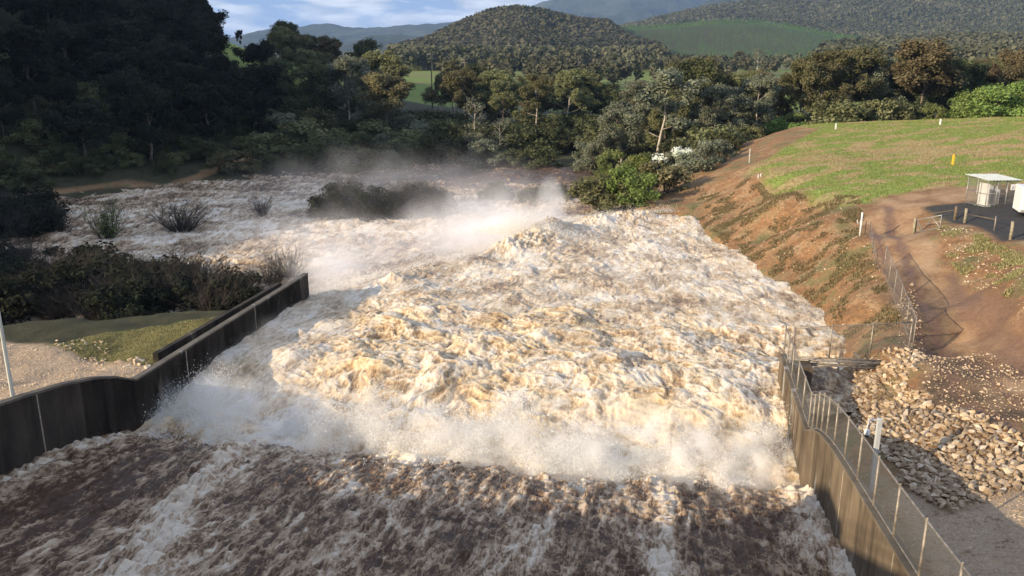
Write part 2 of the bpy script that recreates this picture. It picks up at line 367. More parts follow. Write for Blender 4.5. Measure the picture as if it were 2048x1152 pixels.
road = soft([at(*q) for q in ((1732,418,3.2),(1790,400,3.7),(1900,386,4.4),(1955,382,4.7),(1955,400,4.6),(1870,412,4.2),(1830,425,3.8),(1850,480,3),(1900,560,2),(1990,650,1.4),(2100,740,1),(2100,860,.8),(1960,830,.5),(1850,790,.3),(1835,700,.4),(1770,560,1.3),(1745,480,2.4))], .5)
asph = soft([at(*q) for q in ((1840,412,4.1),(1955,407,4.5),(2120,400,4.6),(2120,485,4.5),(2000,478,4.3),(1900,432,4.1))], .3, wob=.15)
wetd = soft([at(*q) for q in ((1775,545,1.4),(1830,545,1.6),(1900,640,.9),(1960,740,.6),(2060,830,.6),(2060,880,.6),(1960,850,.5),(1860,790,.3),(1850,730,.3),(1820,700,.4),(1800,620,.8))], 1.0, wob=1.2)
grav = np.maximum(soft([uv2w(-30,-.2)+(0,), uv2w(6,-.2)+(0,), at(300,738,-1), at(210,720,-1), at(95,692,-1.2), at(0,675,-1.2), at(-300,675,-1.2), uv2w(-30,-60)+(0,)], .5),
                  soft([at(*q) for q in ((1760,960,-1),(1890,1045,0),(1960,1000,.4),(2060,980,.8),(2200,1000,1),(2300,1300,1.5),(1900,1300,1),(1740,1000,-1))]+[uv2w(-30,36.4)+(0,)], .6))
bankg = np.zeros(X.shape); bankg[near] = sstep(-.1, .5, fbm(X[near]/6, Y[near]/6, 4, 12)+.15)
soil = np.zeros(X.shape); soil[near] = (X[near] > 5)*sstep(-4.5, -2.5, Z[near])*(Y[near] < 150)
hillg = np.zeros(X.shape); hillg[near] = sstep(-40, -60, X[near]+0*Y[near])
fields = ((Y > 330) & (Y < 1100) & (Z < 12)).astype(float)
trk = np.zeros(X.shape); trk_pts = [at(10,362,-3.5)[:2], at(90,335,-2.2)[:2], at(240,298,0)[:2], at(330,285,1)[:2], at(500,250,2)[:2]]
trk[near] = 1-sstep(.9, 1.6, line_dist(X[near], Y[near], trk_pts)+fbm(X[near]/2, Y[near]/2, 3, 3)*.4)
grass = np.maximum(grass, sstep(0, 8, poly_sdf(X, Y, [(-112, 285), (-96, 262), (-50, 262), (-40, 330), (-60, 520), (-420, 900), (-420, 420), (-125, 330)])))
m1 = np.stack([np.maximum(grass, gl), road, grav, asph], 1); m2 = np.stack([np.maximum(soil, trk), wetd, bankg, fields], 1)
def strawf(x, y): return sstep(-.05, .30, fbm(x/5., y/2.6, 4, 19)+.55*np.exp(-((y-108+.12*(x-40))/9.)**2)-.16)
rut = np.zeros(X.shape)
for pl in (((1775,420),(1790,470),(1832,560),(1872,640),(1925,720),(2010,800),(2100,860)), ((1745,440),(1762,490),(1800,560),(1838,640),(1868,720),(1930,800),(2020,870)), ((1905,560),(1945,640),(2000,700),(2080,760))):
    r0 = [at(a, b, float(np.interp(b, [400, 700, 900], [3.4, .6, .6])))[:2] for a, b in pl]
    rut[near] = np.maximum(rut[near], 1-sstep(.10, .55, line_dist(X[near], Y[near], r0)+fbm(X[near]/1.8, Y[near]/1.8, 3, 6)*.25))
wp = soft([at(*q) for q in ((1885,560,1.9),(1925,590,1.6),(1985,640,1.2),(2048,705,.9),(2110,760,.8),(2110,800,.8),(2010,760,.7),(1950,700,.6),(1905,630,.9))], .5, wob=.9)
rut = np.maximum(rut, wp); Z = Z-rut*.07
sw = np.zeros(X.shape); sw[near] = strawf(X[near], Y[near])
m3 = np.stack([gl, sw, rut, np.ones(X.shape)], 1)
nx_, ny_ = len(xs), len(ys)
I = np.arange(nx_*ny_).reshape(ny_, nx_)
Fq = np.stack([I[:-1, :-1], I[:-1, 1:], I[1:, 1:], I[1:, :-1]], -1).reshape(-1, 4)
def groundmat():
    g = G('ground'); a1 = g.n('ShaderNodeSeparateColor', {0: g.attr('m1', 'Color')}); a2 = g.n('ShaderNodeSeparateColor', {0: g.attr('m2', 'Color')})
    a1a = g.attr('m1', 'Alpha'); a2a = g.attr('m2', 'Alpha'); a3 = g.n('ShaderNodeSeparateColor', {0: g.attr('m3', 'Color')})
    fine = g.noise(3.2, 8, .7); mid = g.noise(.55, 6, .6); big = g.noise(.09, 5, .6)
    forest = g.ramp(mid, [(.3, (.035, .036, .018)), (.7, (.075, .07, .035))])
    field = g.ramp(g.noise(.012, 5, .6, v=g.mapv((1, 2.2, 1))), [(.40, (.15, .20, .04)), (.52, (.17, .22, .05)), (.60, (.20, .15, .08)), (.72, (.10, .14, .04))])
    c = g.mix(a2a, forest, field)
    soilc = g.ramp(mid, [(.25, (.17, .10, .052)), (.45, (.33, .175, .080)), (.6, (.40, .26, .14)), (.8, (.43, .33, .20))])
    soilc = g.mix(g.ramp(fine, [(.42, 0.), (.66, .8)]), soilc, (.10, .075, .045))
    veg = g.ramp(fine, [(.3, (.085, .085, .03)), (.7, (.22, .19, .085))])
    soilc = g.mix(g.math('MULTIPLY', a2.outputs[2], g.ramp(mid, [(.45, 0.), (.58, 1.)])), soilc, veg)
    stones = g.ramp(g.n('ShaderNodeTexVoronoi', {'Vector': g.co(), 'Scale': 2.6}).outputs[0], [(.08, 1.), (.16, 0.)])
    soilc = g.mix(g.math('MULTIPLY', stones, .8), soilc, (.50, .42, .31))
    c = g.mix(a2.outputs[0], c, soilc)
    # grass: green with dry straw patches
    gr = g.ramp(fine, [(.3, (.15, .20, .040)), (.65, (.29, .35, .09))])
    straw = g.ramp(fine, [(.3, (.30, .235, .11)), (.7, (.52, .41, .21))])
    patch = g.noise(.11, 7, .62, .4, v=g.mapv((.55, 1.9, 1)))
    gr = g.mix(g.math('MULTIPLY', a3.outputs[1], g.ramp(patch, [(.30, .55), (.55, .95)])), gr, straw)
    gleft = g.ramp(g.noise(.5, 7, .65), [(.35, (.16, .12, .06)), (.52, (.27, .21, .09)), (.68, (.33, .30, .09))])
    gr = g.mix(a3.outputs[0], gr, gleft)
    c = g.mix(a1.outputs[0], c, gr)
    rd = g.ramp(mid, [(.3, (.22, .125, .068)), (.5, (.37, .235, .13)), (.75, (.46, .32, .20))])
    rd = g.mix(g.ramp(fine, [(.5, 0.), (.75, .5)]), rd, (.30, .22, .15))
    c = g.mix(a1.outputs[1], c, rd)
    wet = g.ramp(fine, [(.35, (.060, .044, .032)), (.6, (.115, .082, .055)), (.74, (.28, .21, .14))])
    c = g.mix(g.math('MULTIPLY', a2.outputs[1], g.ramp(mid, [(.36, 1.), (.66, .35)])), c, wet)
    c = g.mix(g.math('MULTIPLY', a3.outputs[2], .85), c, g.ramp(fine, [(.3, (.13, .072, .046)), (.7, (.24, .14, .088))]))
    gv = g.ramp(g.noise(7., 6, .75), [(.3, (.29, .20, .125)), (.5, (.50, .37, .25)), (.7, (.62, .49, .35))])
    gv = g.mix(g.ramp(mid, [(.4, 0.), (.7, .35)]), gv, (.22, .17, .12))
    c = g.mix(a1.outputs[2], c, gv)
    asp = g.ramp(fine, [(.3, (.035, .035, .036)), (.7, (.07, .068, .066))])
    c = g.mix(a1a, c, asp)
    h = g.math('ADD', g.math('MULTIPLY', fine, .7), g.math('MULTIPLY', g.noise(14, 5, .7), .3))
    return g.bsdf(c, g.math('MULTIPLY_ADD', a3.outputs[2], -.45, .93), g.bump(h, .22), 0, .25)
ground = tag(npmesh('ground', np.stack([X, Y, Z], 1), Fq, groundmat(), True, {'m1': ('POINT', m1), 'm2': ('POINT', m2), 'm3': ('POINT', m3)}), kind='structure')

# ------------------------------------------------------------------ far mountains
def mountmat(name, a, b):
    g = G(name); n = g.noise(.012, 9, .7); n2 = g.noise(.0016, 4, .6)
    return g.bsdf(g.mix(g.ramp(n2, [(.55, 0.), (.64, .5)]), g.ramp(n, [(.35, a), (.65, b)]), tuple(x*1.4 for x in b)), .95, g.bump(n, 26.), 0, .1)
M['mount'] = mountmat('mountain_forest', (.022, .030, .026), (.070, .076, .052))
def mountain(name, t, sil, depth, base=-5, seed=1):
    pxs = np.arange(sil[0][0], sil[-1][0]+1, 3.); pys = np.interp(pxs, [s[0] for s in sil], [s[1] for s in sil])
    n = len(pxs); K = 60; V = []
    rx = (pxs-1024)/F*t; ry_ = (576-pys)/F; rz = CAMZ-t*(ST-ry_*CT); yy = t*(CT+ry_*ST)
    for k in range(K):
        f = k/(K-1)*1.5-1.
        d = f*depth
        prof_ = np.where(f < 0, (1+f)**1.25, 1-f*1.6)
        gul = np.abs(fbm(rx/(depth*.35)+seed, np.full(n, f*2.2+seed), 5, seed))*(.5*(1-abs(f)) if f < 0 else 0)*np.minimum(1, -f*5 if f < 0 else 0)
        h = base+(rz-base)*np.clip(prof_-gul, 0, 2)
        V.append(np.stack([rx, yy+d, h+vnoise(rx/60, np.full(n, d/60.), seed)*t*.0012], 1))
    V = np.concatenate(V); I = np.arange(K*n).reshape(K, n)
    Q = np.stack([I[:-1, :-1], I[:-1, 1:], I[1:, 1:], I[1:, :-1]], -1).reshape(-1, 4)
    tag(npmesh(name, V, Q, M['mount'], True), kind='structure')
mountain('mountain_range', 6200, [(150,98),(300,90),(400,84),(470,74),(510,63),(560,54),(600,53),(630,48),(655,46),(690,53),(730,56),(770,53),(820,49),(870,47),(920,42),(960,38),(1010,36),(1100,30),(1300,60)], 1800, seed=3)
mountain('foothills', 4200, [(100,110),(430,104),(560,99),(640,92),(700,86),(740,70),(800,68),(860,80),(930,90),(1000,98),(1100,104)], 900, seed=9)
mountain('mountain', 6800, [(900,60),(1000,30),(1060,12),(1090,0),(1150,-14),(1230,-22),(1330,-20),(1420,-12),(1500,-14),(1700,-20),(2000,-18),(2300,-10)], 2600, seed=5)
mountain('mountain_ridge', 4300, [(1230,75),(1300,44),(1350,24),(1400,8),(1440,-10),(1520,-25),(1600,-20),(1750,-5),(1900,-15),(2100,-30),(2400,-10)], 1300, seed=7)
mountain('wooded_ridge', 3000, [(1280,70),(1380,48),(1450,28),(1540,17),(1640,11),(1750,5),(1850,3),(1950,-6),(2100,-20),(2400,-40)], 700, seed=11)
# ------------------------------------------------------------------ water
def watermat(name, river=False):
    g = G(name); co = g.co(); fo = g.attr('foam'); fl = g.attr('flow')
    r = (-math.degrees(0)); rot = g.n('ShaderNodeMapping', {'Vector': co, 'Rotation': (0, 0, AZ)}).outputs[0]
    # streaks drawn out along the flow and lacy froth that follows broken cells
    st = g.n('ShaderNodeMapping', {'Vector': rot, 'Scale': (1.5, .5, 1.)}).outputs[0]
    wv = g.n('ShaderNodeVectorMath', {0: g.noise(.9, 4, .6, v=st, col=True), 1: (.5, .5, .5)}, operation='SUBTRACT').outputs[0]
    wv = g.n('ShaderNodeVectorMath', {0: wv, 3: 1.5}, operation='SCALE').outputs[0]
    p = g.n('ShaderNodeVectorMath', {0: st, 1: wv}, operation='ADD').outputs[0]
    def ridged(sc, det, gain, v):
        n = g.n('ShaderNodeTexNoise', {'Vector': v, 'Scale': sc, 'Detail': det, 'Roughness': .62, 'Offset': 1.0, 'Gain': gain, 'Distortion': .35}, noise_type='RIDGED_MULTIFRACTAL', normalize=False).outputs[0]
        return g.math('MULTIPLY', n, .42)
    k = .55 if river else 1.
    r1 = ridged(.75*k, 8, 1.6, p); r2 = ridged(2.6*k, 6, 1.8, p)
    n1 = g.noise(.8*k, 8, .66, .6, v=st); n2 = g.noise(4.2*k, 7, .72, .4, v=st); n3 = g.noise(13, 4, .7, v=rot)
    lace = g.math('MAXIMUM', g.ramp(r1, [(.55, 0.), (.82, 1.)]), g.math('MULTIPLY', g.ramp(r2, [(.55, 0.), (.85, 1.)]), .8))
    stx = g.noise(1.0, 6, .6, .3, v=g.n('ShaderNodeMapping', {'Vector': rot, 'Scale': (3.2, .32, 1.)}).outputs[0])
    s = g.math('MULTIPLY_ADD', n1, 1.35, -.675)
    s = g.math('ADD', s, g.math('MULTIPLY', g.math('MULTIPLY_ADD', stx, 2.0, -1.0), g.math('MULTIPLY_ADD', fl, .42, .22)))
    s = g.math('ADD', s, g.math('MULTIPLY_ADD', n2, .8, -.4))
    s = g.math('ADD', s, g.math('MULTIPLY_ADD', n3, .4, -.2))
    s = g.math('ADD', s, g.math('MULTIPLY', lace, g.math('MULTIPLY_ADD', fl, .16, .34)))
    s = g.math('ADD', s, fo)
    brown = (.072, .038, .020) if not river else (.085, .060, .045)
    c = g.ramp(s, [(.12, brown), (.34, (.185, .115, .066)), (.52, (.40, .285, .175)), (.74, (.66, .55, .42)), (1., (.82, .76, .66))])
    if not river: c = g.ramp(s, [(.12, brown), (.36, (.175, .108, .062)), (.56, (.35, .25, .16)), (.80, (.53, .42, .31)), (1., (.69, .60, .48))])
    if not river:
        c2 = g.ramp(s, [(.05, (.22, .15, .092)), (.34, (.36, .26, .165)), (.52, (.53, .41, .28)), (.72, (.69, .565, .41)), (1., (.83, .75, .63))])
        c = g.mix(g.attr('warm'), c, c2)
    warm = g.ramp(g.noise(.35, 6, .6), [(.42, 0.), (.60, 1.)])
    c = g.mix(g.math('MULTIPLY', warm, g.attr('gold')), c, g.mix(1., c, (1., .89, .70), 'MULTIPLY'))
    rg = g.ramp(s, [(.25, .10), (.6, .80)])
    h = g.math('ADD', g.math('MULTIPLY', n2, .45), g.math('MULTIPLY', n3, .2))
    h = g.math('ADD', h, g.math('MULTIPLY', lace, .16))
    return g.bsdf(c, rg, g.bump(h, .12 if not river else .22), 0, .18, **({} if river else {'Subsurface Weight': .55, 'Subsurface Radius': (.5, .36, .22), 'Subsurface Scale': .45}))
def grid_mesh(name, us, vs, fn, m, keep=None):
    U, Vv = np.meshgrid(us, vs, indexing='ij'); sh = U.shape
    P, attrs, kp = fn(U.ravel(), Vv.ravel())
    I = np.arange(U.size).reshape(sh)
    Q = np.stack([I[:-1, :-1], I[1:, :-1], I[1:, 1:], I[:-1, 1:]], -1).reshape(-1, 4)[:, ::-1]
    Q = Q[kp[Q].all(1)]
    used = np.zeros(U.size, bool); used[Q.ravel()] = True; idx = np.cumsum(used)-1
    return npmesh(name, P[used], idx[Q], m, True, {k: ('POINT', v[used]) for k, v in attrs.items()})
EDGEX = np.array([e[:2] for e in EDGE])
def edge_sdf(x, y):
    """distance downstream past the line where the basin overflows (positive past it)"""
    poly = [(-60, -200), (-60, 20), uv2w(20, -.2), uv2w(23.6, -.2)]+[tuple(e[:2]) for e in EDGE[1:]]+[(34, 135), (140, 135), (140, -200)]
    return -poly_sdf(x, y, poly)
def sheds(x, y, u, v):
    return
JET = [(10.7, 6.6, 1.25), (29.3, 29.3, .85), (23.8, 25.0, .45), (17.5, 18.5, .35), (.3, .5, .7), (36.0, 35.6, 1.1)]  # white bands down the chute: v at the top, v at the toe, strength
def jumpline(v): return -1.2+fbm(v/4.5, v*0+3., 4, 5)*3.0-1.2*np.exp(-((v-3)/3.)**2)*0
def spill_fn(u, v):
    x, y = uv2w(u, v)
    jl = jumpline(v); toe = sstep(-.4, 1.6, u-jl)
    slope = prof(np.maximum(-u, 0))-3.75
    basin = -3.2+1.35*sstep(0, 10, u)-.25*sstep(14, 30, u)-.2*sstep(30, 60, u)
    basin = basin+.55*np.exp(-((u-11)/8.)**2-((v-19)/12.)**2)
    z = slope*(1-toe)+basin*toe
    # roller and boils
    q = fbm(u/3.2, v/3.2, 2, 41)*1.1; q2 = fbm(u/3.2+9, v/3.2-4, 2, 43)*1.1
    big = 1-worley((u+q*1.6)/5.6, (v+q2*1.6)/6.2, 23)
    boil = 1-worley((u+q)/2.7, (v+q2)/3.0, 3); b2 = 1-worley((u+q*.6)/1.25, (v+q2*.6)/1.25, 8)
    b3 = 1-worley((u+q*.4)/.58, (v+q2*.4)/.58, 13); b4 = 1-worley(u/.27+q, v/.27+q2, 17)
    ul, vl = u, v
    jump = toe*np.exp(-np.maximum(u-jl-.5, 0)/5.5); boilz = toe*(1-sstep(17, 30, u+fbm(u/9, v/9, 2, 6)*5))
    # calmer water along the left wall
    calm = sstep(3.5, 8.5, v+.0*u-fbm(u/6, v/6, 2, 2)*2+np.maximum(0, 4-u)*1.2)
    boilz = boilz*(.35+.65*calm)
    rd = lambda s_, w_, k_: 1-np.abs(fbm((u+q*.7)/s_, (v+q2*.7)/w_, 3, k_))*1.8
    rg1 = rd(1.1, 1.1, 141); rg2 = rd(.42, .42, 151)
    lump = (big*1.45+boil*.50+b2*.10+rg1*.15+rg2*.05+b4*.02)-.58
    amp = np.maximum(boilz*.72, jump*.95)
    z = z+amp*(lump-.5)*1.05
    down = toe*(1-boilz)
    wv = fbm(u/7., v/5., 3, 51)*.40+fbm(u/2.6+q, v/1.5+q2, 4, 55)*.17+np.abs(fbm(u/1.7+q, v/.9+q2, 3, 57))*.12
    z = z+down*wv*.65
    # chute: ripples drawn out with the flow
    ch = 1-toe
    z = z+ch*(np.abs(fbm(u/2.2+q*.5, v/.75+q2*.4, 5, 61))*.17+fbm(u/5, v/1.6, 3, 66)*.16+(b3*.10+b4*.08))
    rough = ch*np.exp(-np.maximum(jl-.2-u, 0)/2.6)*sstep(5, 9, v)
    z = z+rough*((boil-.5)*.32+(b3-.4)*.06+rg1*.12+fbm(u/1.2, v/.6, 3, 90)*.12)
    band = np.zeros(u.shape)
    for v0, v1, s in JET:
        c = v1+(v0-v1)*np.clip(-u/16., 0, 1.6)+fbm(u/3., v*0+v0, 3, int(v0*7))*.5
        w = .35+.35*np.clip(-u/16, 0, 1)+.45*s
        band = np.maximum(band, s*np.exp(-((v-c)/w)**2))
    z = z+ch*band*(.16+.3*b3)
    z = z+ch*.35*np.exp(-np.minimum(v+.2, 36.2-v)/.5)
    # standing waves at the lip
    for (px, py, r, a) in ((1085,458,3.4,1.0),(1045,474,3.4,.9),(1112,450,3.0,.8),(1010,486,1.5,.7),(790,550,1.0,.6),(540,700,.1,0),(1190,432,2.2,.7),(1240,424,2.2,.7),(1290,422,1.8,.5),(1370,432,2.,.5)):
        cx, cy_ = at(px, py, -1.6)[:2]; k = np.exp(-((x-cx)**2+(y-cy_)**2)/(r*r))
        z = z+k*a*(.35+.8*(b2*.5+b3*.5+b4*.4))
    e = edge_sdf(x, y)+fbm(x/2.2, y/2.2, 3, 71)*.8
    past = (u > 18)
    drop = np.where(past, sstep(-.5, 7.5, e)**.85*6.8, 0)
    z = z-drop+np.where(past, sstep(.5, 2, e)*(b2*.5+b3*.4)*1.0, 0)
    macro = fbm(u/6, v/6, 4, 81)
    foam = boilz*(.20+.20*fbm(u/4.2, v/4.2, 3, 88)+.14*fbm(u/1.8, v/1.8, 3, 87)+.10*(big-.5))+.34*np.clip((rg1-.55)*1.5+(rg2-.5)*.8, -.7, .8)*np.maximum(boilz, jump*.5)+.45*jump+down*(.23+.36*macro+.10*sstep(.05, .5, wv))
    foam = foam+ch*(-.22+.10*macro+.50*band+.20*fbm(u/4.5, v/.9, 4, 85)+.34*sstep(.12, .36, b3*.3+b4*.12)*.3)
    brownz = ch*(np.exp(-((v-32.2)/1.8)**2)*.26+np.exp(-((v-4.6)/2.8)**2)*.22)
    foam = foam+rough*(.26+.30*fbm(u/1.8, v/1.1, 4, 89))-brownz+sstep(1, 5, e)*.4*past
    warm = np.clip(toe*.75+jump*.3, 0, 1)
    foam = foam-.45*((v > 36.5) & (u < 13))
    keep = ((v > -.35) & (v < 36.35)) | ((u > 23.4) & (v <= 18)) | ((u > 10.8) & (v > 18)) | ((u > 6.5) & (v > 36.6))
    keep &= (u < 23.4) | (e < 10)
    zt = terrain(x, y); keep &= (zt < z+1.0) | (u < 24)
    return np.stack([x, y, z], 1), {'foam': foam+.30, 'warm': warm, 'flow': ch, 'gold': np.clip(boilz+jump+.1, 0, 1)}, keep
us = [-22.]
while us[-1] < 84: us.append(us[-1]+.058+.0011*max(0, us[-1]+20))
spill = grid_mesh('spillway_water', np.array(us), np.arange(-13, 62, .082), spill_fn, watermat('muddy_white_water'))
tag(spill, kind='structure')
def river_fn(x, y):
    q = fbm(x/9, y/9, 2, 11)*2
    w = fbm(x/11., y/6., 3, 101)*.45+np.abs(fbm(x/3.4+q, y/1.7+q, 4, 103))*.5+(1-worley((x+q)/1.3, (y+q)/1.0, 7))*.18
    z = -7.2+w+np.exp(-((x+8)**2+(y-86)**2)/900)*.3
    cx, cy_ = at(650, 470, -7)[:2]
    near_ = np.exp(-((x-cx)**2)/1900-((y-cy_)**2)/2600)
    foam = -.11+.33*near_+.25*fbm(x/14, y/8, 4, 111)+.25*(w-.2)  # foam raised in the lit middle, lowered leftward to stand for shade
    brown = sstep(-95, -128, x)*.45+sstep(140, 170, y)*.40*sstep(-60, -10, x)  # brown water far left; far reach darkened to stand for shade
    zt = terrain(x, y)
    return np.stack([x, y, z], 1), {'foam': foam-brown+.30, 'warm': near_*.5, 'gold': near_*.4, 'flow': x*0}, (zt < z+1.2)
river = grid_mesh('river', np.arange(-150, 45, .36), np.arange(62, 215, .30), river_fn, watermat('flood_water', True))
tag(river, kind='structure')

# ------------------------------------------------------------------ spillway walls
def wall_strip(u0, u1, vo, vi, top, bot, step=.5):
    """a wall between the offsets vo and vi, top height a function of u"""
    n = max(2, int(abs(u1-u0)/step)+1); us_ = np.linspace(u0, u1, n); V = []; Fs = []
    for u in us_:
        t = top(u)
        for v, z in ((vo, bot), (vi, bot), (vi, t), (vo, t)): X_, Y_ = uv2w(u, v); V.append((X_, Y_, z))
    for i in range(n-1):
        a = i*4
        for k in range(4): Fs.append((a+k, a+(k+1) % 4, a+4+(k+1) % 4, a+4+k))
    Fs += [(3, 2, 1, 0), (4*n-4, 4*n-3, 4*n-2, 4*n-1)]
    mb = MB(); mb.add(V, Fs); return mb
def ptop(u): return float(prof(max(-u, 0)))
x0, y0 = uv2w(0, 0)
def spill_wall(name, label, side, uend, mt):
    root = empty(name); tag(root, label, 'wall')
    vi, vo = (0, -.7) if side < 0 else (36, 36.42)
    pn = wall_strip(-26, uend, vi+.34*side, vi, lambda u: ptop(u)-.12, -10) if side > 0 else wall_strip(-26, uend, vi-.34, vi, lambda u: ptop(u)-.12, -10)
    pn.build('wall_panel', mt, root)
    wall_strip(-26, uend-.02, *((vi+.341, vi+.75) if side > 0 else (vi-.75, vi-.341)), lambda u: ptop(u)-.55, -10).build('footing', mt, root)
    n = wall_strip(-26, uend+.01, *((vi+.37, vi-.03) if side > 0 else (vi-.37, vi+.03)), lambda u: ptop(u), 0)
    # the coping follows the top of the wall
    for i in range(len(n.v)):
        if i % 4 < 2:
            xx, yy = n.v[i][:2]; u = w2uv(xx, yy)[0]; n.v[i] = (xx, yy, ptop(u)-.12)
    n.build('coping', M['coping'] if side > 0 else M['coping_left'], root)
    for u in ([-13.8, -7.4, 5.1, 14.2] if side < 0 else [-16, -8.6, 3.3]):
        s = vi+(.012 if side < 0 else -.012)
        wall_strip(u, u+.07, vi, s, lambda q: ptop(q)-.13, -9, .05).build('joint', M['joint'], root)
    return root
M['coping_left'] = concretemat('coping_left_wall', (.10, .085, .065), (.20, .175, .14), .3)
lw = spill_wall('spillway_wall', 'shade-darkened stained concrete spillway wall left of the white water', -1, 23.6, M['concrete_dark'])
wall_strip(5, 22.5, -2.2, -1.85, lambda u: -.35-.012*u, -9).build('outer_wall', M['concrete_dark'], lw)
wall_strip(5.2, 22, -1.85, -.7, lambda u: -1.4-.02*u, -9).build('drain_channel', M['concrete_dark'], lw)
rw = spill_wall('spillway_wall', 'streaked brown concrete spillway wall under the chain link fence on the right', 1, 10.9, M['concrete'])
wall_strip(9.3, 10.9, 36.7, 37.7, lambda u: -.25, -9).build('end_pier', M['concrete'], rw)

# ------------------------------------------------------------------ dam crest under and behind the camera
dam = empty('dam'); tag(dam, 'concrete dam crest and bridge deck above the spillway chute', 'dam')
def dambox(nm, v0, v1, d0, d1, z0, z1, mt=M['concrete']):
    c = MB(); P_ = []
    for z in (z0, z1):
        for v, d in ((v0, d0), (v1, d0), (v1, d1), (v0, d1)):
            P_.append((RX[0]*v+AX[0]*d, RX[1]*v+AX[1]*d, z))
    c.hexa(P_); return c.build(nm, mt, dam)
dambox('deck', -110, 70, -7.0, -.6, 14.0, 14.8)
dambox('dam_body', -110, 70, -6.5, -1.2, -4, 13.997)
hr = MB()
for k in range(-109, 70, 2):
    p = (RX[0]*k-AX[0]*.8, RX[1]*k-AX[1]*.8); hr.tube([(p[0], p[1], 14.7), (p[0], p[1], 15.8)], .03)
for zz in (15.3, 15.8):
    a = [(RX[0]*k-AX[0]*.8, RX[1]*k-AX[1]*.8, zz) for k in (-109, 69)]; hr.tube(a, .03)
hr.build('handrail', M['steel'], dam)
dambox('unseen_deck_cabin', -37.5, -34, -4.5, -1.6, 14.8, 17.4)  # unseen cabin, added and sized for the shadow it casts on the rubble
# ------------------------------------------------------------------ vegetation
def leaves(centers, radii, per, size, rs, squash=.8, droop=.0):
    """leaf-sized quads gathered in clumps; returns vertices, quads, tint"""
    n = len(centers)*per
    c = np.repeat(np.asarray(centers, float), per, 0); r = np.repeat(np.asarray(radii, float), per)
    d = rs.normal(size=(n, 3)); d /= np.linalg.norm(d, axis=1, keepdims=True)
    rad = r*(rs.random(n)**.42)
    p = c+d*rad[:, None]*np.array([1, 1, squash]); p[:, 2] -= droop*rs.random(n)*r
    a = rs.normal(size=(n, 3)); a /= np.linalg.norm(a, axis=1, keepdims=True)
    nrm = d*.8+a*.8+np.array([0, 0, .25]); nrm /= np.linalg.norm(nrm, axis=1, keepdims=True)
    t1 = np.cross(nrm, rs.normal(size=(n, 3))); t1 /= np.linalg.norm(t1, axis=1, keepdims=True)+1e-9
    t2 = np.cross(nrm, t1); s = size*(.6+.8*rs.random(n))[:, None]
    V = np.stack([p-t1*s*.5, p+t2*s*.33, p+t1*s*.5, p-t2*s*.33], 1).reshape(-1, 3)
    tint = np.repeat(np.clip(np.repeat(rs.random(len(centers)), per)*.65+rs.random(n)*.45, 0, 1), 4)
    return V, np.arange(n*4).reshape(-1, 4), tint
def gum(seed, h, spread, leaf, bark, per=85, lsize=.42, trunkfrac=.4, lean=0., nl=9, tr=.28, clump=1.0, rag=1.0, open_=False):
    """a eucalypt: tapered trunk, limbs that fork, leaf clumps at the limb ends"""
    rnd = random.Random(seed); rs = np.random.default_rng(seed); root = empty('tree')
    mb = MB(); ends = []
    top = Vector((lean*h, lean*.3*h, h*.86)); pts = []
    for i in range(8):
        f = i/7; pts.append(Vector((top.x*f+rnd.uniform(-.25, .25)*(f > 0), top.y*f+rnd.uniform(-.25, .25)*(f > 0), top.z*f-.4*(i == 0))))
    mb.tube(pts, [tr*(1-.82*i/7) for i in range(8)], 7)
    def limb(p, d, ln, r, lv):
        q = [p]; dd = d.copy(); n = 4
        for i in range(n):
            dd = (dd+Vector((rnd.uniform(-.3, .3), rnd.uniform(-.3, .3), rnd.uniform(-.05, .28)))*.6).normalized(); q.append(q[-1]+dd*ln/n)
        mb.tube(q, [r*(1-.7*i/n) for i in range(n+1)], 5)
        ends.append((q[-1], lv)); 
        if lv < 2:
            for k in range(rnd.randint(2, 3)):
                i = rnd.randint(2, n); nd = (dd+Vector((rnd.uniform(-1, 1), rnd.uniform(-1, 1), rnd.uniform(-.2, .7)))*.9).normalized()
                limb(q[i], nd, ln*rnd.uniform(.4, .62), r*.45, lv+1)
        else: ends.append((q[2], lv))
    for k in range(nl):
        f = trunkfrac+(1-trunkfrac)*(k+.3)/nl; i = min(6, int(f*7)); p = pts[i].lerp(pts[i+1], f*7-i)
        a = k*2.4+rnd.uniform(-.5, .5); up = .25+.9*(f-trunkfrac)/(1-trunkfrac)
        prof_ = math.sin(math.pi*min(1, .25+.75*(f-trunkfrac)/(1-trunkfrac)))**.6
        limb(p, Vector((math.cos(a), math.sin(a), up)).normalized(), spread*rnd.uniform(.55, 1.)*max(.35, prof_), tr*.42*(1-f*.4), 0)
    ends.append((pts[-1], 0))
    mb.build('trunk', bark, root, True)
    cs = []; rr = []
    for e, lv in ends:
        for j in range(1 if open_ else 2):
            cs.append((e.x+rnd.gauss(0, .5)*rag, e.y+rnd.gauss(0, .5)*rag, e.z+rnd.gauss(.1, .45)*rag)); rr.append(rnd.uniform(.7, 1.45)*clump)
    V, Q, t = leaves(cs, rr, per, lsize, rs, .72, .5)
    npmesh('crown', V, Q, leaf, False, {'tint': ('POINT', t)}, root)
    return root
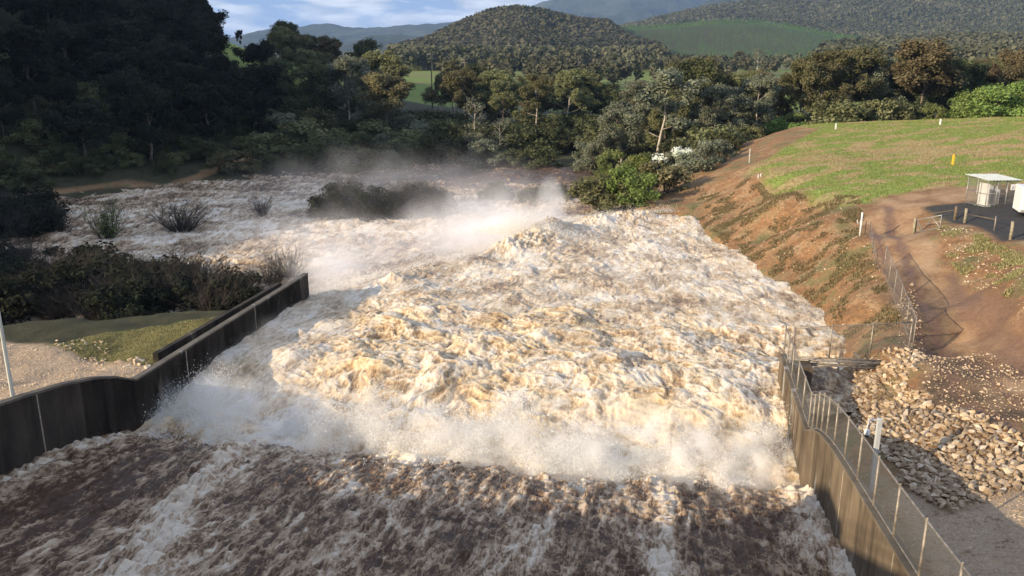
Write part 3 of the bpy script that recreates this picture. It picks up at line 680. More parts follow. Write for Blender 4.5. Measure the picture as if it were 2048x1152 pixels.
def bush(name, seed, r, h, leaf, per=120, lsize=.3, n=26, stems=6, nm='foliage'):
    rnd = random.Random(seed); rs = np.random.default_rng(seed); root = empty(name); mb = MB()
    cs = []; rr = []
    for i in range(n):
        a = rnd.uniform(0, 2*math.pi); f = rnd.random()**.6; z = rnd.random()
        rad = r*f*math.sqrt(max(.08, 1-(z*.9)**2)); cs.append((math.cos(a)*rad, math.sin(a)*rad, .15*h+z*h*.8)); rr.append(rnd.uniform(.28, .5)*min(r, h)*.7)
    for i in range(stems):
        c = cs[i*3 % n]; mb.tube([(c[0]*.1, c[1]*.1, -.3), (c[0]*.45, c[1]*.5, c[2]*.5), c], [.07, .05, .02], 5)
    mb.build('stem', M['bark'], root, True)
    V, Q, t = leaves(cs, rr, per, lsize, rs, .85, .2)
    npmesh(nm, V, Q, leaf, False, {'tint': ('POINT', t)}, root)
    return root
def twigbush(seed, r, h, n=46, leafy=None):
    rnd = random.Random(seed); root = empty('bare_shrub'); mb = MB(); tips = []
    for i in range(n):
        a = rnd.uniform(0, 2*math.pi); t = rnd.uniform(.1, 1.); d = Vector((math.cos(a)*t*r/h, math.sin(a)*t*r/h, 1)).normalized()
        p = Vector((math.cos(a)*.35*t, math.sin(a)*.35*t, -.3)); q = [p]; ln = h*rnd.uniform(.6, 1.05)
        for k in range(4):
            d = (d+Vector((rnd.uniform(-.2, .2), rnd.uniform(-.2, .2), rnd.uniform(-.08, .08)))).normalized(); q.append(q[-1]+d*ln/4)
        mb.tube(q, [.045, .035, .026, .018, .010], 3, False)
        for k in range(7):
            j = rnd.randint(1, 4); dd = (d+Vector((rnd.uniform(-1, 1), rnd.uniform(-1, 1), rnd.uniform(-.1, .9)))*.8).normalized(); e = q[j]; l2 = ln*rnd.uniform(.15, .34)
            m_ = e+dd*l2*.5+Vector((rnd.uniform(-.1, .1),)*3); f = e+dd*l2
            mb.tube([e, m_, f], [.016, .012, .006], 3, False); tips.append(f)
            for w in range(3):
                g_ = m_.lerp(f, rnd.random()); mb.tube([g_, g_+Vector((rnd.uniform(-.5, .5), rnd.uniform(-.5, .5), rnd.uniform(0, .6)))*.8], [.009, .005], 3, False)
    mb.build('branches', M['twig'], root)
    if leafy:
        rs = np.random.default_rng(seed); V, Q, t = leaves([tuple(x*.9) for x in tips], [.35]*len(tips), 3, .16, rs)
        npmesh('foliage', V, Q, leafy, False, {'tint': ('POINT', t)}, root)
    return root
protos = {}
P_ = lambda k, f: protos.__setitem__(k, f)
P_('olive', gum(11, 22, 6.2, M['leaf_olive'], M['bark'], trunkfrac=.30, nl=11))
P_('olive2', gum(12, 20, 6.0, M['leaf_olive'], M['bark_pale'], trunkfrac=.38, nl=9, lean=.06))
P_('brown', gum(13, 20, 5.6, M['leaf_brown'], M['bark'], trunkfrac=.42, nl=9, clump=1.1))
P_('dark', gum(14, 18, 5.6, M['leaf_dark'], M['bark'], trunkfrac=.25, nl=11, clump=1.15))
P_('grey', gum(15, 21, 6.4, M['leaf_grey'], M['bark_pale'], trunkfrac=.25, nl=12, clump=1.1))
P_('tall', gum(16, 27, 5.4, M['leaf_olive'], M['bark_pale'], trunkfrac=.45, nl=9, open_=True, per=95))
P_('thin', gum(17, 24, 4.6, M['leaf_grey'], M['bark_pale'], trunkfrac=.35, nl=8, open_=True, lean=-.05))
P_('pale', gum(18, 22, 5.5, M['leaf_grey'], M['bark_pale'], trunkfrac=.3, nl=9, open_=True, per=22, tr=.4))
P_('dead', gum(19, 12, 3.0, M['leaf_grey'], M['bark_pale'], trunkfrac=.3, nl=9, open_=True, per=3, tr=.2))
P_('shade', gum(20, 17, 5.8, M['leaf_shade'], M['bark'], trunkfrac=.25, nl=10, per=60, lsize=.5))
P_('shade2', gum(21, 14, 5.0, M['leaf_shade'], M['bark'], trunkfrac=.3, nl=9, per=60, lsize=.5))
P_('scrub', bush('shrub', 31, 3.2, 4.2, M['leaf_dark'], lsize=.34))
P_('scrubo', bush('shrub', 32, 3.0, 3.6, M['leaf_olive'], lsize=.34))
P_('scrubd', bush('shrub', 38, 3.2, 3.6, M['leaf_shade'], lsize=.3))
P_('green', bush('shrub', 33, 3.6, 4.4, M['leaf_green'], 170, .28, 32))
P_('bright', bush('shrub', 34, 2.6, 4.6, M['leaf_bright'], 130, .26, 24))
P_('blossom', bush('flowering_shrub', 35, 2.5, 3.4, M['blossom'], 150, .22, 26))
P_('greyb', bush('shrub', 36, 2.8, 4.4, M['leaf_grey'], 150, .26, 26))
P_('brownb', bush('shrub', 37, 2.4, 2.6, M['leaf_brown'], 130, .25, 20))
P_('twig', twigbush(41, 2.6, 3.4)); P_('twig2', twigbush(42, 3.4, 3.8, 60)); P_('twig3', twigbush(43, 2.2, 2.9, 40)); P_('twigleaf', twigbush(44, 2.4, 3.6, 42, M['leaf_green']))
P_('sapling', twigbush(45, .9, 2.2, 14))
H0 = {'olive':22,'olive2':20,'brown':20,'dark':18,'grey':21,'tall':27,'thin':24,'pale':22,'dead':12,'shade':17,'shade2':14,'scrub':4.2,'scrubo':3.6,'scrubd':3.6,'green':4.4,'bright':4.6,'blossom':3.4,'greyb':4.4,'brownb':2.6,'twig':3.4,'twig2':3.8,'twig3':2.9,'twigleaf':3.6,'sapling':2.2}
used = set(); placed = []
def put(kind, x, y, z, h, label, cat='tree', group=None, wide=1., name=None, rz=None):
    p = protos[kind]
    o = p if kind not in used else copy_tree(p)
    used.add(kind); s = h/H0[kind]
    o.location = (x, y, z); o.scale = (s*wide, s*wide, s); o.rotation_euler = (0, 0, random.uniform(0, 6.28) if rz is None else rz)
    if name: o.name = name
    elif cat == 'tree': o.name = 'gum_tree'
    if 'group' in o: del o['group']
    tag(o, label, cat, group); placed.append((x, y, h)); return o
def on_ground(px, py, lo=20, hi=900):
    """first terrain point met by the line of sight through a pixel"""
    x = (px-1024)/F; y = (576-py)/F
    t = np.concatenate([np.arange(lo, 260, .5), np.arange(260, hi, 3.)]); X_ = x*t; Y_ = t*(CT+y*ST); Z_ = CAMZ-t*(ST-y*CT)
    g_ = terrain(X_, Y_, False); k = np.nonzero(Z_ <= g_)[0]
    if len(k) == 0: return None
    i = k[0]; return X_[i], Y_[i], g_[i], t[i]
# every tree one can single out: kind, foot pixel x, depth in metres, crown top pixel y, spread, label
BIG = [
 ('brown', 655, 285, 72, 1.0, 'russet crowned gum tree rising behind the shaded hill on the river bend'),
 ('dark', 618, 290, 74, 1.0, 'dark gum tree touching the russet one at the foot of the grassy spur'),
 ('dark', 733, 275, 84, 1.0, 'dark domed tree poking above the big sunlit gums by the river'),
 ('grey', 690, 215, 108, 1.05, 'large grey green gum with broad sunlit crown beside the russet tree'),
 ('olive', 752, 232, 98, 1.1, 'tall olive gum with rounded sunlit crown behind the brown one'),
 ('brown', 768, 205, 146, 1.15, 'brownish gum with a long bare trunk in front of the tall olive one'),
 ('olive2', 905, 225, 148, 1.0, 'leaning gum with bent pale limbs left of the dead white tree'),
 ('olive', 985, 235, 138, 1.1, 'olive gum with wide crown above two leaning trunks on the river bank'),
 ('dark', 955, 245, 136, 1.0, 'dark gum behind the dead white tree on the river bank'),
 ('tall', 1073, 205, 140, .95, 'tall gum with a straight pale trunk in the middle of the river bank'),
 ('olive2', 1135, 232, 146, 1.0, 'broad olive gum at the right of the pale straight trunk'),
 ('dark', 1180, 262, 170, .9, 'small dark gum at the edge of the green paddock'),
 ('thin', 1322, 150, 122, 1.15, 'tall thin gum with a bare forked trunk above the flowering shrub'),
 ('dark', 1412, 165, 128, .95, 'dark dense gum just right of the thin forked one'),
 ('olive', 1395, 200, 112, .9, 'olive gum with high crown behind the dark dense one'),
 ('grey', 1245, 168, 200, .85, 'grey green gum hanging over the bright willow at the water'),
 ('grey', 1290, 205, 160, 1.0, 'broad grey gum behind the thin forked gum'),
 ('olive2', 1470, 195, 150, 1., 'olive gum at the left of the gap beside the paddock crest'),
 ('brown', 1545, 178, 156, .95, 'drooping brown green gum at the left end of the row on the crest'),
 ('olive', 1610, 170, 112, .85, 'olive gum with two visible trunks on the crest'),
 ('tall', 1655, 168, 92, .95, 'tall olive gum left of the bright gap in the row on the crest'),
 ('olive2', 1705, 172, 106, .9, 'gum with reddish trunk right of the bright gap on the crest'),
 ('grey', 1752, 176, 108, .85, 'grey gum between the gap and the biggest gum on the crest'),
 ('dark', 1790, 180, 130, .9, 'dark gum with white trunk beside the biggest gum on the crest'),
 ('brown', 1858, 165, 78, 1.25, 'biggest gum on the crest with a broad rust brown crown'),
 ('olive', 1815, 185, 98, .8, 'slender gum with bare pale limbs against the biggest crown'),
 ('dark', 1925, 182, 128, .9, 'dark gum right of the biggest gum on the crest'),
 ('olive2', 1985, 205, 150, 1.1, 'low spreading olive gum above the bright green shrubs'),
 ('pale', 1518, 620, 92, .9, 'bare white trunked tree standing alone in front of the plantation'),
 ('grey', 1480, 640, 100, .8, 'grey tree left of the bare white one before the plantation'),
 ('thin', 1222, 480, 98, .9, 'pale limbed gum at the foot of the round wooded hill'),
 ('olive', 905, 470, 118, .9, 'pale green poplar like tree beside the power pole'),
]
for k, px, t, top, wide, lab in BIG:
    x = (px-1024)/F*t; zt_ = depth_at(px, top, t); y = zt_[1]; g_ = tz(x, y) if t < 260 else float(terrain(np.array([x]), np.array([y]), False)[0])
    put(k, x, y, g_-.3, zt_[2]-g_+.5, lab, 'tree', wide=(wide*H0[k]/max(8, zt_[2]-g_)*.5+wide*.5)*1.15)
def deadtree(px, t, top, lab, k='dead'):
    x, y, zz = depth_at(px, top, t); g_ = tz(x, y); put(k, x, y, g_-.2, zz-g_, lab, 'tree', name='dead_tree')
deadtree(948, 196, 192, 'bare dead white tree with forked branches on the dark river bank')
deadtree(1000, 190, 232, 'small pale leafless tree leaning beside the dead white one')
# shrubs named one by one
SHR = [
 ('bright', 1222, 368, 296, 1.0, 'bright green willow shrub at the water left of the flowering one'),
 ('blossom', 1364, 352, 288, 1.25, 'flowering shrub covered in white blossom above the brown bank'),
 ('green', 1286, 372, 306, 1.1, 'mid green rounded shrub between the willow and the white blossom'),
 ('brownb', 1330, 388, 320, 1.2, 'brown green tangled shrub at the foot of the white blossom'),
 ('scrub', 1398, 338, 282, .9, 'dark shrub close behind the white blossom'),
 ('greyb', 1178, 345, 282, .9, 'upright grey green shrub at the left of the bright willow'),
 ('scrubo', 1205, 415, 350, 1.3, 'olive shrub leaning over the water under the willow'),
 ('brownb', 1240, 400, 362, 1.2, 'straw coloured bramble under the willow on the bank'),
 ('green', 1262, 405, 330, 1.1, 'green shrub low on the bank under the rounded one'),
 ('brownb', 1290, 398, 345, 1.1, 'russet scrub at the top of the washed out bank'),
 ('scrubo', 1170, 400, 352, 1., 'dull olive shrub at the corner where the river meets the bank'),
]
for k, px, py, top, wide, lab in SHR:
    q = on_ground(px, py) or (*at(px, py, -4), 100)
    if True:
        x, y, z, t = q; hh = depth_at(px, top, t)[2]-z; put(k, x, y, z-.2, hh, lab, 'shrub', wide=wide, name='flowering_shrub' if k == 'blossom' else 'shrub')
for i, (px, t, top, k) in enumerate(((1985,150,168,'green'),(2035,146,160,'green'),(1945,156,186,'bright'),(2075,150,165,'green'),(1868,158,205,'bright'),(1590,168,222,'bright'),(1560,172,232,'scrubo'),(1500,150,250,'scrubo'),(1450,140,262,'scrub'))):
    x, y, zz = depth_at(px, top, t); g_ = tz(x, y)
    lab = ['rounded bright shrub right of the low spreading gum', 'largest green shrub at the right end of the row on the crest', 'yellow green bush at the left foot of the big shrubs on the crest', 'green shrub cut by the right edge behind the paddock',
           'light green bush under the biggest gum on the crest', 'light green bush where the dirt track meets the crest', 'olive bush beside the light green one at the track', 'olive shrub behind the dirt slope under the gap in the gums', 'dark shrub below the dark dense gum'][i]
    put(k, x, y, g_-.3, max(2.5, zz-g_), lab, 'shrub', wide=1.2, name='shrub')
# flood bushes standing in the water
TW = [('twig',1.,525,432,392,'single bare shrub standing in the foaming river'), ('twigleaf',1.,215,478,402,'greenish bare shrub standing in the river at the left'),
 ('twig2',1.5,362,462,398,'wide dark leafless bush in the river below the track'), ('twig',1.3,575,560,492,'bare twiggy bush leaning over the rapids behind the end of the wall'),
 ('twig3',1.2,540,572,515,'low bare bush left of the twiggy one behind the wall end')]
for k, wd, px, py, top, lab in TW:
    x, y, z = at(px, py, -7.1); t = x/((px-1024)/F); put(k, x, y, z-.2, depth_at(px, top, t)[2]-z+.2, lab, 'shrub', wide=wd, name='bare_shrub')
rnd = random.Random(5)
for i in range(64):     # the drowned thicket left of the spillway
    px = rnd.uniform(-60, 490); base = np.interp(px, [-60, 60, 250, 400, 500], [640, 640, 655, 640, 625]); topl = np.interp(px, [-60, 0, 150, 250, 330, 420, 500], [470, 480, 505, 485, 495, 540, 585])
    py = rnd.uniform(topl+48, base); x, y, z = at(px, py, -7.1)
    put(rnd.choice(['twig', 'twig2', 'twig3', 'twig2', 'scrubd', 'scrubd']), x, y, z-.2, rnd.uniform(3.0, 4.4), 'dark leafless bush in the drowned thicket left of the spillway wall', 'shrub', 'leafless bushes of the drowned thicket', rnd.uniform(1.1, 1.6), 'bare_shrub')
for i in range(24):     # dark bushes at the far left edge of the flood
    px = rnd.uniform(-70, 95); x, y, z = at(px, rnd.uniform(432, 490), -7.1)
    put(rnd.choice(['scrubd', 'twig2', 'scrubd']), x, y, z-.3, rnd.uniform(3.0, 5.0), 'dark bush at the left edge of the flooded river', 'shrub', 'bushes at the left edge of the flood', 1.3, 'shrub')
for i in range(26):     # the drowned island in the middle of the river
    px = rnd.uniform(655, 900); py = rnd.uniform(398, 440) if px < 880 else rnd.uniform(400, 420); x, y, z = at(px, py, -7.1)
    k = rnd.choice(['twig2', 'twig', 'scrubd', 'scrubd']); put(k, x, y, z-.4, rnd.uniform(3.2, 5.2), 'dark bush on the drowned island in the middle of the river', 'shrub', 'bushes on the drowned island', 1.2, 'shrub')
for i in range(9):
    px = rnd.uniform(985, 1130); x, y, z = at(px, rnd.uniform(388, 404), -7.1)
    put('scrub', x, y, z-.6, rnd.uniform(2.0, 3.4), 'dark bush in the flood behind the golden wave', 'shrub', 'bushes in the flood behind the golden wave', 1.2, 'shrub')
# river bank, hillside and valley trees
def fill(n, dom, kinds, hr, lab, cat, group, sp, name, wide=(.9, 1.25), cond=None):
    c = 0; tries = 0
    while c < n and tries < n*60:
        tries += 1; x, y = dom()
        if any((x-a)**2+(y-b)**2 < sp*sp for a, b, _ in placed[-400:]): continue
        z = tz(x, y)
        if z < -7.3 or (cond and not cond(x, y, z)): continue
        d = y*CT+(CAMZ-z)*ST; px = 1024+F*x/d
        if px < -120 or px > 2170: continue
        put(rnd.choice(kinds), x, y, z-.3, rnd.uniform(*hr), lab, cat, group, rnd.uniform(*wide), name); c += 1
def ray(px, t): return ((px-1024)/F*t, t*1.02)
fill(95, lambda: ray(rnd.uniform(560, 1240), rnd.uniform(172, 250)), ['scrub', 'scrub', 'scrubo', 'greyb'], (3.5, 7), 'dark green shrub in the shaded undergrowth along the far river bank', 'shrub', 'undergrowth shrubs of the far river bank', 3.6, 'shrub', (1.1, 1.6))
fill(34, lambda: ray(rnd.uniform(560, 1220), rnd.uniform(215, 290)), ['dark', 'olive2', 'dark', 'olive'], (11, 16.5), 'half shaded gum tree in the belt beyond the river', 'tree', 'gums of the belt beyond the river', 7, 'gum_tree', (.9, 1.25), lambda x, y, z: not (795 < 1024+1650*x/y < 885 and y > 205))
fill(26, lambda: ray(rnd.uniform(1210, 1560), rnd.uniform(150, 250)), ['grey', 'olive', 'olive2', 'dark'], (9, 15), 'middle sized gum in the grove behind the washed out bank', 'tree', 'gums of the grove behind the bank', 6.5, 'gum_tree')
fill(26, lambda: ray(rnd.uniform(1200, 1560), rnd.uniform(125, 200)), ['scrubo', 'greyb', 'scrub'], (3, 5.5), 'olive shrub under the grove behind the washed out bank', 'shrub', 'shrubs under the grove', 4, 'shrub', (1.1, 1.5), lambda x, y, z: z < 1.0)
fill(40, lambda: ray(rnd.uniform(1500, 2150), rnd.uniform(172, 260)), ['dark', 'olive', 'olive2', 'grey', 'brown'], (13, 18), 'gum tree in the second row behind the grass crest', 'tree', 'gums of the second row behind the crest', 6.5, 'gum_tree')
fill(30, lambda: ray(rnd.uniform(1500, 2150), rnd.uniform(160, 190)), ['scrub', 'scrubo', 'green'], (3.5, 6), 'low shrub filling between the trunks behind the grass crest', 'shrub', 'shrubs between the trunks behind the crest', 4, 'shrub', (1.1, 1.5))
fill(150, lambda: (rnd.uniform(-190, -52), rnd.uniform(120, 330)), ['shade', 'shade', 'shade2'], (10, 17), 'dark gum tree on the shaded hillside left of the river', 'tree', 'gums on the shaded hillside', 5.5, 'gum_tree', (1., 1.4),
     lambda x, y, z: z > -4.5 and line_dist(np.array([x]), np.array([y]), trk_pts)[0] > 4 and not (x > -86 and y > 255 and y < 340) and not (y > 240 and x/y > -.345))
fill(100, lambda: (rnd.uniform(-150, -50), rnd.uniform(105, 230)), ['scrub', 'scrubo', 'scrub'], (2.5, 4.5), 'dark shrub on the lower slope of the shaded hillside', 'shrub', 'shrubs low on the shaded hillside', 3.5, 'shrub', (1.1, 1.6),
     lambda x, y, z: z > -6.5 and z < 14 and line_dist(np.array([x]), np.array([y]), trk_pts)[0] > 3)
# a few singled-out trees on the hill
for k, px, t, top, wd, lab in (('shade',330,285,-30,1.2,'tall dark gum on the skyline at the top of the shaded hill'),('thin',420,282,8,.7,'airy gum hanging over the skyline at the end of the shaded hill'),('shade',385,280,-10,.9,'black crowned gum beside the airy one on the hill end'),
                   ('brown',275,235,40,.9,'gum with sunlit golden top half way up the shaded hill'),('shade2',478,290,68,.5,'small round bush like tree on the ridge below the airy gum'),('olive',528,215,128,1.1,'spreading gum with sunlit flat top at the foot of the shaded hill'),('olive2',570,218,150,.8,'smaller gum with sunlit top next to the flat topped one')):
    x, y, zz = depth_at(px, top, t); g_ = tz(x, y); put(k, x, y, g_-.3, max(6, zz-g_), lab, 'tree', wide=wd)
# distant woods: one mass each
def wood(name, label, dom, n, hr, leaf, quads, seed, pine=False):
    rs = np.random.default_rng(seed); x, y = dom(rs, n); z = terrain(x, y, False)
    h = rs.uniform(*hr, len(x)); r = h*(.15 if pine else .32)*rs.uniform(.6, 1.35, len(x)); k = quads; m = len(x)
    d = rs.normal(size=(m, k, 3)); d /= np.linalg.norm(d, axis=2, keepdims=True)
    f = rs.random((m, k))**.4
    off = d*f[..., None]
    if pine: zz = rs.random((m, k)); rad = (1-zz)*.9+.1; P0 = np.stack([x[:, None]+d[..., 0]*r[:, None]*rad*1.2, y[:, None]+d[..., 1]*r[:, None]*rad*1.2, z[:, None]+h[:, None]*zz], -1)
    else: P0 = np.stack([x[:, None]+off[..., 0]*r[:, None], y[:, None]+off[..., 1]*r[:, None], z[:, None]+h[:, None]*(.66+.36*off[..., 2])], -1)
    P0 = P0.reshape(-1, 3); q = len(P0); nr = d.reshape(-1, 3)+rs.normal(size=(q, 3))*.6+np.array([0, 0, .4]); nr /= np.linalg.norm(nr, axis=1, keepdims=True)
    t1 = np.cross(nr, rs.normal(size=(q, 3))); t1 /= np.linalg.norm(t1, axis=1, keepdims=True); t2 = np.cross(nr, t1)
    s = (np.repeat(r, k)*rs.uniform(.18, .40, q))[:, None]*(1. if not pine else .9)
    V = np.stack([P0-t1*s, P0+t2*s*.8, P0+t1*s, P0-t2*s*.8], 1).reshape(-1, 3); F_ = np.arange(q*4).reshape(-1, 4)
    pt = np.clip(rs.random(m)*.5+fbm(x/90., y/150., 4, seed)*.55+.2, 0, 1)
    tint = np.repeat(np.clip(np.repeat(pt, k)*.85+rs.random(q)*.25, 0, 1), 4)
    if not pine:   # pale trunks
        tr = h*.013; bx = np.stack([x, y, z-1], 1); tp = bx+np.stack([rs.normal(size=m)*.6, rs.normal(size=m)*.3, h*.7], 1); e = np.zeros((m, 3)); e[:, 0] = tr
        TV = np.stack([bx-e, bx+e, tp+e*.5, tp-e*.5], 1).reshape(-1, 3); V = np.concatenate([V, TV]); TF = np.arange(m*4).reshape(-1, 4)+q*4; F_ = np.concatenate([F_, TF]); tint = np.concatenate([tint, np.full(m*4, 1.)])
    o = npmesh(name, V, F_, leaf, False, {'tint': ('POINT', tint)}); tag(o, label, 'woodland', kind='stuff'); return o
def fan(px0, px1, t0, t1, cond=None, clump=0):
    def f(rs, n):
        t = np.sqrt(rs.uniform(t0*t0, t1*t1, n)); x = (rs.uniform(px0, px1, n)-1024)/F*t; y = t*1.045
        k = np.ones(n, bool)
        if cond: k &= cond(x, y)
        if clump: k &= fbm(x/clump, y/clump, 3, 9) > 0
        return x[k], y[k]
    return f
fz = lambda x, y: terrain(x, y, False)
plantc = lambda x, y: (((x-430)/270)**2+((y-1500)/520)**2 < 1.0)
wood('hill_woodland', 'dull olive gum forest covering the round wooded hill', fan(780, 1330, 960, 1560, lambda x, y: (fz(x, y) > 1.)&~plantc(x, y)), 13000, (13, 23), M['leaf_forest'], 70, 1)
wood('plain_woodland', 'belt of pale trunked gums along the foot of the wooded hill', fan(780, 1330, 780, 1000), 1500, (14, 23), M['leaf_forest'], 60, 2)
wood('valley_woodland', 'clumps of gums dotted over the valley paddocks', fan(880, 1560, 420, 900, None, 60), 600, (8, 15), M['leaf_forest'], 90, 6)
wood('pine_plantation', 'dark green pine plantation on the low domed hill', fan(1180, 1800, 950, 2080, plantc), 26000, (7, 10), M['leaf_pine'], 12, 3, True)
wood('ridge_woodland', 'grey olive forest on the long ridge behind the plantation', fan(1120, 2150, 1050, 3100, lambda x, y: ~plantc(x, y) & (fz(x, y) > 9) & ((y > 1750) | (x/y > .40))), 42000, (14, 25), M['leaf_forest'], 34, 4)
wood('slope_woodland', 'forest on the near slope behind the gums at the right', fan(1650, 2150, 560, 1150), 3600, (15, 23), M['leaf_forest'], 60, 5)
wood('plantation_edge', 'row of trees in front of the pine plantation', fan(1230, 1700, 640, 960, lambda x, y: ~plantc(x, y), 50), 170, (9, 16), M['leaf_forest'], 60, 8)
# ------------------------------------------------------------------ fences and small structures
def uvmesh(name, quads, m, parent):
    V = []; Fs = []; UV = []
    s = 0
    for q in quads:
        b = len(V); V += [tuple(p) for p in q]; Fs.append((b, b+1, b+2, b+3)); w = (Vector(q[1])-Vector(q[0])).length; h0 = (Vector(q[3])-Vector(q[0])).length
        UV += [(s, 0), (s+w, 0), (s+w, h0), (s, h0)]; s += w
    me = bpy.data.meshes.new(name); me.from_pydata(V, [], Fs); l = me.uv_layers.new(name='UVMap')
    for i, q in enumerate(UV): l.data[i].uv = q
    me.materials.append(m); return link(bpy.data.objects.new(name, me), parent)
def chain_fence(label, pts, h, group=None, r=.035, mesh=True, mid=False, mt=None, bot=True):
    """posts, top rail, bottom wire and chain link between the foot points"""
    mt = mt or M['steel_rust']; root = empty('chain_link_fence', pts[0]); tag(root, label, 'fence', group); o = Vector(pts[0]); P = [Vector(p)-o for p in pts]; up = Vector((0, 0, h))
    for p in P:
        b = MB(); b.tube([p-Vector((0, 0, .35)), p+up+Vector((0, 0, .03))], r, 8); b.tube([p+up+Vector((0, 0, .03)), p+up+Vector((0, 0, .07))], [r*1.25, r*.5], 8); b.build('post', mt, root, True)
    b = MB(); b.tube([p+up*.98 for p in P], r*.75, 6); b.build('top_rail', mt, root, True)
    if bot: b = MB(); b.tube([p+Vector((0, 0, .05)) for p in P], r*.55, 5); b.build('bottom_rail', mt, root, True)
    if mesh: uvmesh('wire_mesh', [(a+Vector((0, 0, .05)), c+Vector((0, 0, .05)), c+up*.97, a+up*.97) for a, c in zip(P[:-1], P[1:])], M['chain'], root)
    return root
us_ = [-23.5, -20.6, -17.8, -15.1, -12.5, -10.0, -7.7, -5.6, -3.9, -2.7, -1.6, -.6, .4, 2.5, 4.7, 6.9, 9.0, 10.7]
chain_fence('long chain link fence standing on top of the right spillway wall', [(*uv2w(u, 36.18), ptop(u)-.01) for u in us_], 1.8, r=.045)
Wc = (*uv2w(10.75, 36.5), -.02); Rn = at(1825, 697, .5); Rn = (Rn[0], Rn[1], tz(Rn[0], Rn[1]))
def lerp3(a, b, f): return tuple(a[i]+(b[i]-a[i])*f for i in range(3))
chain_fence('short chain link fence across the gap from the wall end to the road fence', [lerp3(Wc, Rn, f) for f in (.03, .33, .66, .97)], 1.75, r=.045, bot=False)
def gpt(px, py, z0): x, y, _ = at(px, py, z0); return (x, y, tz(x, y))
fa, fb = gpt(1825, 697, .5), gpt(1767, 546, 1.3); FR = [lerp3(fa, fb, k/5) for k in range(6)]
chain_fence('chain link fence along the edge of the dirt road casting a long shadow', FR, 2.0)
pb = empty('pipe_bridge', Wc); tag(pb, 'bundle of weathered steel pipes crossing the gap below the short fence', 'pipes')
e = at(1772, 716, .05)
for dx, dz in ((0, -.1), (.28, -.14), (.55, -.1), (.15, -.42), (.45, -.42)):
    b = MB(); d = Vector((-.15, .98, 0)); b.tube([Vector((.1, 0, dz))-d*dx, Vector((e[0]-Wc[0], e[1]-Wc[1], dz-.02))-d*dx], .055, 8); b.build('pipe', M['steel_rust'], pb, True)
b = MB(); b.box((2.6, .5, -.27), (.08, .9, .08)); b.build('bracket', M['steel_rust'], pb)
b = MB(); b.box((4.4, .7, -.27), (.08, .9, .08)); b.build('bracket', M['steel_rust'], pb)
b = MB(); p = Vector(at(1672, 780, -2.9)); b.tube([p+Vector((0, 0, -.5)), p+Vector((.0, 0, 2.5))], .05, 8)
o = b.build('steel_post', M['steel_rust'], None, True); tag(o, 'single steel post standing in the rubble under the pipe bundle', 'post')
b = MB(); a = at(1665, 768, -2.6); c = at(1735, 738, -1.0); b.tube([a, c], .06, 8); o = b.build('drain_pipe', M['steel_rust'], None, True); tag(o, 'slanting pipe lying from the rubble towards the dark gap', 'pipe')
# wire fence with star pickets
wf = empty('wire_fence'); tag(wf, 'low wire fence of dark star pickets beside the upper dirt road', 'fence')
pk = [gpt(1731, 457, 2.9), gpt(1739, 470, 2.7), gpt(1746, 494, 2.4), gpt(1753, 521, 2.0), gpt(1762, 545, 1.4)]
for p in pk[:4]: b = MB(); b.box((p[0], p[1], p[2]+.55), (.05, .05, 1.4)); b.build('picket', M['timber'], wf)
b = MB()
for z in (.35, .75, 1.1): b.tube([(p[0], p[1], p[2]+z) for p in pk], .012, 4)
b.build('wire', M['steel'], wf)
gp = gpt(1721, 459, 2.9); root = empty('gate_post', gp); tag(root, 'white painted steel gate post with a hooked latch beside the dirt road', 'post')
b = MB(); b.tube([(0, 0, -.2), (0, 0, 2.05)], .07, 10); b.build('shaft', M['white_paint'], root, True)
b = MB(); b.tube([(0, 0, 1.15), (-.34, 0, 1.15), (-.36, 0, 1.42)], .035, 6); b.build('latch', M['white_paint'], root, True)
# farm gate
a = Vector(gpt(1834, 440, 3.8)); c = Vector(gpt(1880, 456, 3.7)); d = c-a; root = empty('farm_gate', a); tag(root, 'pale tubular steel farm gate standing open beside the dirt road', 'gate')
b = MB(); b.tube([(0, 0, .15), (0, 0, 1.2), d*1.0+Vector((0, 0, 1.2)), d*1.0+Vector((0, 0, .15)), (0, 0, .15)], .04, 6); b.build('frame', M['steel'], root, True)
b = MB(); b.tube([(0, 0, 1.2), d*.3+Vector((0, 0, .15)), d*.62+Vector((0, 0, 1.2)), d+Vector((0, 0, .15))], .028, 6); b.tube([(0, 0, .7), d+Vector((0, 0, .7))], .02, 5); b.build('brace', M['steel'], root, True)
b = MB(); b.tube([(-.15, 0, -.3), (-.15, 0, 1.35)], .11, 8); b.build('hanging_post', M['timber_pale'], root, True)
def tpost(px, py, z0, h, r, lab, mt='timber'):
    p = gpt(px, py, z0); b = MB(); b.tube([(0, 0, -.3), (.02, 0, h*.5), (0, .02, h)], [r, r*.96, r*.9], 9); o = b.build('fence_post', M[mt], None, True); o.location = p; tag(o, lab, 'post'); return p
q1 = tpost(1911, 428, 4.3, 1.15, .13, 'dark timber post at the corner of the asphalt pad behind the farm gate')
q2 = tpost(1930, 439, 4.2, 1.2, .12, 'pale timber post with a stone at its foot nearest the farm gate', 'timber_pale')
q3 = tpost(2020, 481, 4.2, 1.35, .12, 'timber post at the lower corner of the asphalt pad near the right edge', 'timber_pale')
q4 = tpost(1987, 466, 4.2, 1.1, .05, 'thin steel post between the two timber posts of the pad', 'steel_rust')
for (a, c, l) in ((gpt(1838, 428, 3.9), q1, 'low dark rail running from the farm gate to the timber post'), (q2, q4, 'thin rail from the pale timber post to the thin steel post')):
    b = MB(); b.tube([(a[0], a[1], a[2]+.75), (c[0], c[1], c[2]+.85)], .035, 6); o = b.build('rail', M['timber'], None, True); tag(o, l, 'rail')
